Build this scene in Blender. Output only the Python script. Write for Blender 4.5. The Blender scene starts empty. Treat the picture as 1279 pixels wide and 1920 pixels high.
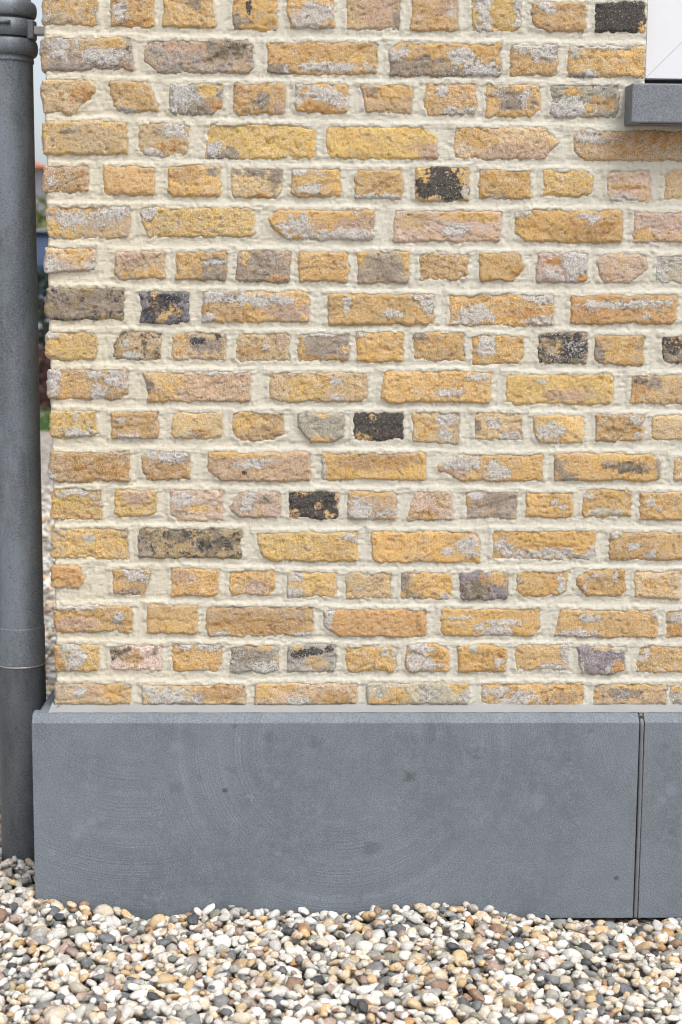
import bpy, math, random
import numpy as np
from mathutils import Matrix, Vector

rng = np.random.default_rng(7)
random.seed(7)
S = bpy.context.scene
COL = S.collection

# ------------------------------------------------------------------ camera
W, H, F = 1279.0, 1920.0, 2900.0          # the photograph's own pixel frame
PITCH, YAW, ROLL = 0.1370, 0.0288, 0.0072
_f = np.array([math.sin(YAW)*math.cos(PITCH), math.cos(YAW)*math.cos(PITCH), -math.sin(PITCH)])
_r = np.array([math.cos(YAW), -math.sin(YAW), 0.0]); _u = np.cross(_r, _f)
R_ = math.cos(ROLL)*_r + math.sin(ROLL)*_u
U_ = -math.sin(ROLL)*_r + math.cos(ROLL)*_u
DIST = 3.0
YP = -0.060                                # front face of the plinth
def _ray(px, py):
    return _f*F + R_*(px - W/2) - U_*(py - H/2)
_d = _ray(640, 1705); CZ = -_d[2]*(DIST+YP)/_d[1]
CAMP = np.array([0.0, -DIST, CZ])
def at(px, py, Y=0.0):
    """photo pixel -> point on the vertical plane at depth Y"""
    d = _ray(px, py); return CAMP + d*((Y + DIST)/d[1])
def AX(px, py, Y=0.0): return float(at(px, py, Y)[0])
def AZ(px, py, Y=0.0): return float(at(px, py, Y)[2])

cam = bpy.data.cameras.new('camera'); co = bpy.data.objects.new('camera', cam); COL.objects.link(co)
m = Matrix(((R_[0], U_[0], -_f[0], CAMP[0]), (R_[1], U_[1], -_f[1], CAMP[1]), (R_[2], U_[2], -_f[2], CAMP[2]), (0, 0, 0, 1)))
co.matrix_world = m
cam.sensor_fit = 'HORIZONTAL'; cam.sensor_width = 24.0; cam.lens = 24.0*F/W
cam.clip_start = 0.05; cam.clip_end = 1200
cam.dof.use_dof = True; cam.dof.focus_distance = 3.0; cam.dof.aperture_fstop = 5.0
S.camera = co

# ------------------------------------------------------------------ light
SUN_EL, SUN_AZ = math.radians(59), math.radians(148)   # azimuth clockwise from +Y
world = bpy.data.worlds.new('World'); S.world = world; world.use_nodes = True
wn = world.node_tree.nodes; wl = world.node_tree.links; wn.clear()
sky = wn.new('ShaderNodeTexSky'); sky.sky_type = 'NISHITA'; sky.sun_disc = False
sky.sun_elevation = SUN_EL; sky.sun_rotation = SUN_AZ; sky.dust_density = 4.0; sky.air_density = 1.0; sky.ozone_density = 1.0
hs = wn.new('ShaderNodeHueSaturation'); hs.inputs['Saturation'].default_value = 0.42
bg = wn.new('ShaderNodeBackground'); bg.inputs['Strength'].default_value = 0.15
wo = wn.new('ShaderNodeOutputWorld')
wl.new(sky.outputs[0], hs.inputs['Color']); wl.new(hs.outputs[0], bg.inputs['Color']); wl.new(bg.outputs[0], wo.inputs['Surface'])
sun = bpy.data.lights.new('sun', 'SUN'); sun.energy = 1.25; sun.angle = math.radians(24); sun.color = (1.0, 0.965, 0.91)
so = bpy.data.objects.new('sun', sun); COL.objects.link(so)
sd = Vector((math.sin(SUN_AZ)*math.cos(SUN_EL), math.cos(SUN_AZ)*math.cos(SUN_EL), math.sin(SUN_EL)))
so.rotation_euler = sd.to_track_quat('Z', 'Y').to_euler()
so.location = (2, -3, 5)
S.view_settings.view_transform = 'Standard'; S.view_settings.look = 'None'
S.view_settings.exposure = 0.56; S.view_settings.gamma = 1.0; S.view_settings.use_curve_mapping = False
S.cycles.max_bounces = 6; S.cycles.use_denoising = True; S.cycles.denoiser = 'OPENIMAGEDENOISE'; S.cycles.denoising_input_passes = 'RGB_ALBEDO_NORMAL'; S.cycles.denoising_prefilter = 'ACCURATE'; S.cycles.filter_width = 1.15

# ------------------------------------------------------------------ helpers
def lin(c):
    c = np.asarray(c, float)/255.0
    return np.where(c <= 0.04045, c/12.92, ((c+0.055)/1.055)**2.4)
ALB = 0.80                                              # photo tone -> base colour
def alb(c): return lin(c)*ALB

def _hash(ix, iy, seed):
    h = (ix.astype(np.int64)*374761393 + iy.astype(np.int64)*668265263 + seed*2147483647*3) & 0xffffffff
    h = ((h ^ (h >> 13))*1274126177) & 0xffffffff
    h = ((h ^ (h >> 16))*2246822519) & 0xffffffff
    return ((h ^ (h >> 15)) & 0xffffff)/float(0xffffff)
def vn(x, y, seed=0):
    x = np.asarray(x, float); y = np.asarray(y, float)
    xi = np.floor(x); yi = np.floor(y); fx = x-xi; fy = y-yi
    fx = fx*fx*fx*(fx*(fx*6-15)+10); fy = fy*fy*fy*(fy*(fy*6-15)+10)
    a = _hash(xi, yi, seed); b = _hash(xi+1, yi, seed); c = _hash(xi, yi+1, seed); d = _hash(xi+1, yi+1, seed)
    return (a+(b-a)*fx)*(1-fy) + (c+(d-c)*fx)*fy
def fbm(x, y, f, octv=4, seed=0, gain=0.5):
    """0..1, about 0.5"""
    s = 0; a = 1; t = 0
    for k in range(octv):
        c, q = math.cos(0.7*k), math.sin(0.7*k)
        s = s + a*vn((x*c-y*q)*f+13.7*k, (x*q+y*c)*f-7.1*k, seed+k*17); t += a; a *= gain; f *= 2.03
    return s/t
def sst(a, b, x):
    t = np.clip((x-a)/(b-a), 0, 1); return t*t*(3-2*t)

def link(name, me, parent=None):
    o = bpy.data.objects.new(name, me); COL.objects.link(o)
    if parent is not None: o.parent = parent
    return o
def raw_mesh(name, v, quads, mat, smooth=True, tris=None):
    me = bpy.data.meshes.new(name)
    v = np.ascontiguousarray(v, np.float32); q = np.asarray(quads, np.int32).reshape(-1, 4) if quads is not None and len(quads) else np.zeros((0, 4), np.int32)
    t = np.asarray(tris, np.int32).reshape(-1, 3) if tris is not None and len(tris) else np.zeros((0, 3), np.int32)
    me.vertices.add(len(v)); me.vertices.foreach_set('co', v.ravel())
    nl = q.size + t.size; me.loops.add(nl)
    me.loops.foreach_set('vertex_index', np.concatenate([q.ravel(), t.ravel()]))
    npoly = len(q)+len(t); me.polygons.add(npoly)
    st = np.concatenate([np.arange(len(q))*4, q.size + np.arange(len(t))*3]).astype(np.int32)
    me.polygons.foreach_set('loop_start', st)
    me.polygons.foreach_set('use_smooth', np.full(npoly, smooth, bool))
    me.update(calc_edges=True); me.validate()
    if mat: me.materials.append(mat)
    return me
def vcol(me, name, arr):
    a = me.attributes.new(name, 'FLOAT_COLOR', 'POINT')
    c = np.ones((len(arr), 4), np.float32); c[:, :arr.shape[1]] = arr; a.data.foreach_set('color', c.ravel())
def thing(name, label, cat, loc=(0, 0, 0), group=None):
    o = bpy.data.objects.new(name, None); COL.objects.link(o); o.location = loc; o.empty_display_size = 0.1
    o['label'] = label; o['category'] = cat
    if group: o['group'] = group
    return o
def child(name, me, parent):
    o = link(name, me, parent); o.matrix_parent_inverse = Matrix.Translation(-Vector(parent.location)); return o
def bevel(o, w, seg=2):
    md = o.modifiers.new('bevel', 'BEVEL'); md.width = w; md.segments = seg; md.limit_method = 'ANGLE'; return o

def box_mesh(name, x0, x1, y0, y1, z0, z1, mat):
    v = [(x, y, z) for x in (x0, x1) for y in (y0, y1) for z in (z0, z1)]
    f = [(0, 1, 3, 2), (4, 6, 7, 5), (0, 4, 5, 1), (2, 3, 7, 6), (0, 2, 6, 4), (1, 5, 7, 3)]
    me = raw_mesh(name, v, f, mat, smooth=False); return me
def prism_x(name, prof, x0, x1, mat, smooth=False):
    """profile of (y,z) points run along x, capped"""
    n = len(prof); v = [(x0, y, z) for y, z in prof]+[(x1, y, z) for y, z in prof]
    me = bpy.data.meshes.new(name)
    f = [(i, (i+1) % n, (i+1) % n+n, i+n) for i in range(n)]+[tuple(range(n))[::-1], tuple(range(n, 2*n))]
    me.from_pydata(v, [], f); me.materials.append(mat); me.update(); return me
def lathe(name, prof, cx, cy, mat, seg=64, smooth=True):
    """profile (r,z) turned about a vertical axis"""
    n = len(prof); a = np.linspace(0, 2*math.pi, seg, endpoint=False)
    v = np.array([(cx+r*math.cos(t), cy+r*math.sin(t), z) for r, z in prof for t in a])
    q = [(i*seg+j, i*seg+(j+1) % seg, (i+1)*seg+(j+1) % seg, (i+1)*seg+j) for i in range(n-1) for j in range(seg)]
    return raw_mesh(name, v, q, mat, smooth)

class N:
    """tiny node-graph helper"""
    def __init__(s, name):
        s.m = bpy.data.materials.new(name); s.m.use_nodes = True; s.t = s.m.node_tree; s.b = s.t.nodes['Principled BSDF']
        s.b.inputs['Roughness'].default_value = 0.9
        s.geo = s.t.nodes.new('ShaderNodeNewGeometry')
    def n(s, ty, **k):
        o = s.t.nodes.new(ty)
        for a, b in k.items(): setattr(o, a, b)
        return o
    def set(s, node, **ins):
        for k, v in ins.items():
            sock = node.inputs[k.replace('_', ' ')] if not k.startswith('i') or not k[1:].isdigit() else node.inputs[int(k[1:])]
            if hasattr(v, 'links'): s.t.links.new(v, sock)
            else: sock.default_value = v
        return node
    def pos(s, sx=1, sy=1, sz=1):
        if sx == sy == sz == 1: return s.geo.outputs['Position']
        mp = s.n('ShaderNodeMapping'); mp.inputs['Scale'].default_value = (sx, sy, sz)
        s.t.links.new(s.geo.outputs['Position'], mp.inputs['Vector']); return mp.outputs[0]
    def noise(s, scale, detail=4, rough=0.55, vec=None, dist=0.0):
        o = s.n('ShaderNodeTexNoise'); s.set(o, Vector=vec or s.pos(), Scale=scale, Detail=detail, Roughness=rough, Distortion=dist); return o.outputs['Fac']
    def voro(s, scale, feat='F1', vec=None, rnd=1.0):
        o = s.n('ShaderNodeTexVoronoi', feature=feat); s.set(o, Vector=vec or s.pos(), Scale=scale, Randomness=rnd); return o
    def attr(s, name):
        o = s.n('ShaderNodeAttribute', attribute_name=name); return o
    def math(s, op, a, b=0.0, c=0.0, clamp=False):
        o = s.n('ShaderNodeMath', operation=op, use_clamp=clamp); s.set(o, i0=a, i1=b, i2=c); return o.outputs[0]
    def ramp(s, fac, lo, hi, a=0.0, b=1.0):
        o = s.n('ShaderNodeMapRange', interpolation_type='SMOOTHSTEP'); s.set(o, i0=fac, i1=lo, i2=hi, i3=a, i4=b); return o.outputs[0]
    def mix(s, fac, a, b, mode='MIX'):
        o = s.n('ShaderNodeMix', data_type='RGBA', blend_type=mode, clamp_factor=True)
        for k, v in ((0, fac), (6, a), (7, b)):
            if hasattr(v, 'links'): s.t.links.new(v, o.inputs[k])
            elif k == 0: o.inputs[k].default_value = v
            else: o.inputs[k].default_value = (*v[:3], 1)
        return o.outputs[2]
    def gain(s, col, fac):
        """colour times scalar"""
        o = s.n('ShaderNodeVectorMath', operation='SCALE'); s.set(o, i0=col); s.t.links.new(fac, o.inputs['Scale']) if hasattr(fac, 'links') else None
        return o.outputs[0]
    def bump(s, h, dist, strength=1.0, prev=None):
        o = s.n('ShaderNodeBump'); s.set(o, Height=h, Distance=dist, Strength=strength)
        if prev: s.t.links.new(prev, o.inputs['Normal'])
        return o.outputs[0]
    def done(s, col, normal=None, rough=None, metal=None):
        s.set(s.b, Base_Color=col if hasattr(col, 'links') else (*col[:3], 1))
        if normal: s.t.links.new(normal, s.b.inputs['Normal'])
        if rough is not None: s.set(s.b, Roughness=rough)
        if metal is not None: s.set(s.b, Metallic=metal)
        return s.m

# ------------------------------------------------------------------ materials
def mat_brick():
    g = N('weathered_brick'); P = g.pos()
    tone = g.attr('tone').outputs['Color']
    mk = g.n('ShaderNodeSeparateColor'); g.t.links.new(g.attr('marks').outputs['Color'], mk.inputs[0])
    nf = g.noise(430, 3, 0.65); nm = g.noise(170, 4, 0.65); nl = g.noise(45, 4, 0.6); ng = g.noise(800, 2, 0.6)
    gr = g.attr('marks').outputs['Alpha']
    # sandy skin against the more ochre body
    body = g.ramp(nm, 0.50, 0.58)
    c = g.mix(g.math('MULTIPLY', body, 0.40), tone, g.mix(1.0, tone, (1.02, 0.92, 0.76), 'MULTIPLY'))
    pale = g.ramp(nl, 0.48, 0.64)
    c = g.mix(g.math('MULTIPLY', pale, 0.20), c, (0.60, 0.49, 0.35))
    c = g.mix(gr, c, g.mix(1.0, c, g.mix(g.ramp(nf, 0.28, 0.72), (0.52, 0.50, 0.46), (1.40, 1.40, 1.40)), 'MULTIPLY'))
    c = g.mix(g.math('MULTIPLY', g.ramp(ng, 0.60, 0.68), g.math('MULTIPLY', gr, 0.5)), c, (0.17, 0.105, 0.05))
    salt = g.ramp(g.math('ADD', g.math('MULTIPLY', g.noise(820, 2, 0.6), 0.7), g.math('MULTIPLY', g.noise(75, 3, 0.6), 0.42)), 0.585, 0.635)
    c = g.mix(g.math('MULTIPLY', salt, g.math('MULTIPLY', gr, 0.60)), c, (0.66, 0.62, 0.56))
    # burnt black skin
    kf = g.math('ADD', mk.outputs[1], g.math('MULTIPLY', g.math('SUBTRACT', nm, 0.5), 2.0))
    kf = g.math('ADD', kf, g.math('MULTIPLY', g.math('SUBTRACT', nf, 0.5), 1.6)); kf = g.ramp(kf, 0.42, 0.62)
    kc = g.mix(g.ramp(nf, 0.36, 0.66), (0.014, 0.015, 0.019), (0.085, 0.088, 0.096))
    kc = g.mix(g.ramp(g.noise(330, 1), 0.68, 0.73), kc, (0.50, 0.42, 0.28))
    c = g.mix(g.math('MULTIPLY', kf, 0.93), c, kc)
    # old lime
    lf = g.math('ADD', mk.outputs[0], g.math('MULTIPLY', g.math('SUBTRACT', nm, 0.5), 1.5))
    lf = g.math('ADD', lf, g.math('MULTIPLY', g.math('SUBTRACT', nf, 0.5), 1.6)); lf = g.ramp(lf, 0.42, 0.64)
    lc = g.mix(g.ramp(nf, 0.36, 0.66), (0.44, 0.425, 0.40), (0.74, 0.72, 0.69))
    c = g.mix(g.math('MULTIPLY', lf, 0.88), c, lc)
    # fresh mortar smears
    mf = g.ramp(g.math('ADD', mk.outputs[2], g.math('MULTIPLY', g.math('SUBTRACT', nm, 0.5), 0.7)), 0.46, 0.54)
    c = g.mix(mf, c, (0.56, 0.525, 0.435))
    h = g.math('ADD', g.math('MULTIPLY', nf, 0.9), g.math('MULTIPLY', nm, 1.2))
    h = g.math('ADD', h, g.math('MULTIPLY', ng, 0.5)); h = g.math('ADD', h, g.math('MULTIPLY', lf, 0.35))
    return g.done(c, g.bump(h, 0.0028, 1.0), 0.93)
def mat_mortar():
    g = N('cream_mortar'); st = g.pos(1, 1, 6.5)
    s1 = g.noise(55, 4, 0.6, st); n2 = g.noise(620, 3, 0.65); n3 = g.noise(9, 3); n4 = g.noise(110, 4, 0.6)
    sx = g.n('ShaderNodeSeparateXYZ'); g.t.links.new(g.geo.outputs['Position'], sx.inputs[0])
    warm = g.ramp(g.math('ADD', sx.outputs[0], g.math('MULTIPLY', n3, 0.4)), -0.6, 0.35)
    c = g.mix(warm, (0.675, 0.612, 0.472), (0.640, 0.610, 0.520))
    c = g.mix(1.0, c, g.mix(n2, (0.70, 0.70, 0.69), (1.25, 1.25, 1.25)), 'MULTIPLY')
    c = g.mix(g.math('MULTIPLY', g.ramp(n4, 0.56, 0.72), 0.22), c, (0.46, 0.43, 0.37))
    c = g.mix(g.math('MULTIPLY', g.ramp(g.noise(900, 1), 0.70, 0.76), 0.5), c, (0.25, 0.22, 0.17))
    h = g.math('ADD', g.math('MULTIPLY', s1, 0.45), g.math('MULTIPLY', n2, 0.8)); h = g.math('ADD', h, g.math('MULTIPLY', n4, 0.8))
    return g.done(c, g.bump(h, 0.0021, 1.0), 0.95)
def mat_bluestone(name, arcs=True, tint=(0.138, 0.160, 0.184)):
    g = N(name); t = np.array(tint)
    n1 = g.noise(5, 3, 0.5); n2 = g.noise(400, 3, 0.75); n3 = g.noise(60, 5, 0.75)
    c = g.mix(g.ramp(n1, 0.35, 0.66), tuple(t*0.88), tuple(t*1.10))
    c = g.mix(g.math('MULTIPLY', g.ramp(n3, 0.40, 0.62), 0.6), c, tuple(t*1.18))
    c = g.mix(1.0, c, g.mix(g.ramp(n2, 0.3, 0.7), (0.66, 0.66, 0.66), (1.36, 1.36, 1.36)), 'MULTIPLY')
    # pale fossil specks and a few dark marks
    c = g.mix(g.math('MULTIPLY', g.ramp(g.math('ADD', g.noise(420, 2, 0.7), g.math('MULTIPLY', g.noise(24, 3), 0.35)), 0.745, 0.81), 0.6), c, tuple(t*1.6))
    c = g.mix(g.math('MULTIPLY', g.math('MULTIPLY', g.ramp(g.noise(16, 3, 0.7), 0.62, 0.70), g.ramp(g.noise(120, 3), 0.48, 0.56)), 0.5), c, tuple(t*1.6))
    c = g.mix(g.math('MULTIPLY', g.ramp(g.noise(11, 4, 0.7), 0.645, 0.70), 0.45), c, tuple(t*0.55))
    h = g.math('MULTIPLY', n2, 0.6)
    if arcs:
        hh = None; rest = None
        for cx, cz, fr, lo, hi, amp in ((640, 1400, 270, 0.10, 0.34, 1.0), (250, 1250, 250, 0.16, 0.50, 0.8), (1500, 1300, 260, 0.20, 0.60, 0.8), (60, 1760, 330, 0.05, 0.4, 0.7)):
            p = at(cx, cz, YP); mp = g.n('ShaderNodeMapping'); mp.inputs['Location'].default_value = (-p[0], 0, -p[2]); mp.inputs['Scale'].default_value = (1, 0, 1)
            g.t.links.new(g.geo.outputs['Position'], mp.inputs[0])
            ln = g.n('ShaderNodeVectorMath', operation='LENGTH'); g.t.links.new(mp.outputs[0], ln.inputs[0])
            d = g.math('ADD', ln.outputs['Value'], g.math('MULTIPLY', g.noise(3, 1), 0.010))
            cb = g.n('ShaderNodeCombineXYZ'); g.t.links.new(d, cb.inputs[0])
            w = g.math('ADD', g.noise(fr, 2, 0.7, cb.outputs[0]), g.math('MULTIPLY', g.noise(fr*0.13, 1, 0.5, cb.outputs[0]), 0.6))
            msk = g.math('MULTIPLY', g.math('MULTIPLY', g.ramp(d, lo, lo+0.06), g.ramp(d, hi+0.08, hi)), g.ramp(g.noise(5, 2, 0.5, g.pos(1+0.002*fr, 1, 1)), 0.40, 0.56))
            if rest is not None: msk = g.math('MULTIPLY', msk, rest)
            rest = g.math('SUBTRACT', 1.0, msk) if rest is None else g.math('MULTIPLY', rest, g.math('SUBTRACT', 1.0, msk))
            w = g.math('MULTIPLY', g.math('MULTIPLY', g.math('SUBTRACT', w, 0.8), msk), amp)
            hh = w if hh is None else g.math('ADD', hh, w)
        f = g.math('ADD', 1.0, g.math('MULTIPLY', hh, 0.65))
        c = g.gain(c, f)
        for sx, sy, rr, k in ((422, 1483, 0.006, 0.75), (770, 1455, 0.016, 0.5), (697, 1590, 0.022, 0.3), (1156, 1646, 0.006, 0.7), (330, 1475, 0.020, 0.22), (508, 1380, 0.020, 0.28), (592, 1395, 0.018, 0.22), (1108, 1372, 0.010, 0.3), (270, 1740, 0.05, 0.2)):
            p = at(sx, sy, YP); ds = g.n('ShaderNodeVectorMath', operation='DISTANCE'); g.t.links.new(g.geo.outputs['Position'], ds.inputs[0]); ds.inputs[1].default_value = tuple(p)
            dd = g.math('ADD', ds.outputs['Value'], g.math('MULTIPLY', g.math('SUBTRACT', n3, 0.5), rr*2.6))
            c = g.mix(g.math('MULTIPLY', g.ramp(dd, rr, rr*0.35), k), c, tuple(t*0.30))
        for sx, sy, rr in ((150, 1556, 0.012), (172, 1540, 0.012), (190, 1530, 0.010), (142, 1566, 0.010), (97, 1600, 0.008), (1262, 1480, 0.014), (1240, 1500, 0.010), (330, 1400, 0.014), (520, 1470, 0.008), (300, 1545, 0.008), (1010, 1500, 0.016), (900, 1700, 0.012)):
            p = at(sx, sy, YP); ds = g.n('ShaderNodeVectorMath', operation='DISTANCE'); g.t.links.new(g.geo.outputs['Position'], ds.inputs[0]); ds.inputs[1].default_value = tuple(p)
            dd = g.math('ADD', ds.outputs['Value'], g.math('MULTIPLY', g.math('SUBTRACT', n3, 0.5), rr*4.5))
            c = g.mix(g.math('MULTIPLY', g.ramp(dd, rr, rr*0.6), 0.5), c, tuple(t*1.5))
        h = g.math('ADD', h, g.math('MULTIPLY', hh, 1.3))
    return g.done(c, g.bump(h, 0.0008, 1.0), 0.72)
def mat_zinc(name, base=(0.150, 0.172, 0.196), dirt=0.2):
    g = N(name); b = np.array(base)
    v = g.voro(260, vec=None).outputs['Distance']
    n1 = g.noise(14, 5, 0.65, g.pos(1, 1, 0.35)); n2 = g.noise(260, 4, 0.8); n3 = g.noise(60, 3, 0.6, g.pos(1, 1, 0.15))
    c = g.mix(g.ramp(n1, 0.35, 0.65), tuple(b*0.72), tuple(b*1.25))
    e = g.voro(150, 'DISTANCE_TO_EDGE').outputs['Distance']
    c = g.mix(g.math('MULTIPLY', g.ramp(e, 0.12, 0.02), 0.32), c, tuple(b*1.9))
    c = g.mix(g.math('MULTIPLY', g.ramp(n2, 0.50, 0.62), 0.38), c, tuple(b*1.7))
    c = g.mix(g.math('MULTIPLY', g.math('MULTIPLY', g.ramp(v, 0.40, 0.20), g.ramp(g.noise(60, 3), 0.45, 0.6)), 0.75), c, tuple(b*0.40))
    c = g.mix(g.math('MULTIPLY', g.ramp(n3, 0.56, 0.70), 0.4), c, tuple(b*1.6))
    c = g.mix(g.math('MULTIPLY', g.ramp(g.noise(30, 4, 0.7), 0.62, 0.74), dirt), c, (0.30, 0.27, 0.22))
    r = g.math('ADD', 0.38, g.math('MULTIPLY', n2, 0.30))
    return g.done(c, g.bump(n2, 0.0004, 0.7), r, 0.2)
def mat_plain(name, col, rough=0.6, metal=0.0, var=0.12, scale=40):
    g = N(name); c = np.array(col); n = g.noise(scale, 4, 0.6)
    return g.done(g.mix(n, tuple(c*(1-var)), tuple(c*(1+var))), g.bump(g.noise(scale*6, 3), 0.0004, 0.4), rough, metal)
def mat_pebble():
    g = N('pebble_stone')
    t1 = g.attr('tone').outputs['Color']; t2 = g.attr('tone_b').outputs['Color']
    a = g.noise(95, 4, 0.65, None, 0.6); b = g.noise(420, 3, 0.7)
    c = g.mix(g.ramp(a, 0.46, 0.62), t1, t2)
    c = g.mix(1.0, c, g.mix(b, (0.68, 0.67, 0.66), (1.20, 1.20, 1.19)), 'MULTIPLY')
    c = g.mix(g.math('MULTIPLY', g.ramp(g.noise(240, 4, 0.7, None, 1.2), 0.60, 0.68), 0.35), c, (0.30, 0.22, 0.14))
    c = g.mix(g.math('MULTIPLY', g.ramp(g.noise(700, 1), 0.70, 0.76), 0.45), c, (0.12, 0.09, 0.06))
    g.b.inputs['Subsurface Weight'].default_value = 0.0
    return g.done(c, g.bump(g.math('ADD', a, g.math('MULTIPLY', b, 0.5)), 0.0030, 0.9), 0.6)
def mat_ground():
    g = N('gravel_ground'); v = g.voro(42); v2 = g.voro(42, 'DISTANCE_TO_EDGE')
    sp = g.n('ShaderNodeSeparateColor'); g.t.links.new(v.outputs['Color'], sp.inputs[0])
    c = g.mix(g.ramp(sp.outputs[0], 0.3, 0.9), (0.62, 0.58, 0.52), (0.34, 0.24, 0.15))
    c = g.mix(g.ramp(sp.outputs[1], 0.62, 0.9), c, (0.14, 0.14, 0.145))
    c = g.mix(g.ramp(v2.outputs['Distance'], 0.0, 0.10, 1.0, 0.0), c, (0.05, 0.042, 0.035))
    return g.done(c, g.bump(g.ramp(v2.outputs['Distance'], 0.0, 0.35), 0.006, 1.0), 0.8)

MB, MM = mat_brick(), mat_mortar()
MS = mat_bluestone('bluestone_honed'); MSL = mat_bluestone('bluestone_sill', False, (0.156, 0.172, 0.194))
MZ = mat_zinc('weathered_zinc'); MZD = mat_zinc('dirty_zinc', (0.088, 0.097, 0.108), 0.45)
MW = mat_plain('white_frame_paint', (0.69, 0.705, 0.735), 0.35, var=0.02, scale=8)
MK = mat_plain('gap_shade_black', (0.012, 0.012, 0.013), 0.7)  # near-black colour for the shade in the gap under the window frame
MSE = mat_plain('grey_sealant', (0.31, 0.32, 0.325), 0.75, var=0.14, scale=14)
MJ = mat_plain('grey_joint_kit', (0.15, 0.158, 0.17), 0.6, var=0.15, scale=60)
MP = mat_pebble(); MG = mat_ground()
MST = mat_plain('galvanised_steel', (0.42, 0.41, 0.39), 0.5, 0.6, var=0.3, scale=180)
MSOIL = mat_plain('dark_joint', (0.055, 0.052, 0.050), 0.9)

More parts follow.
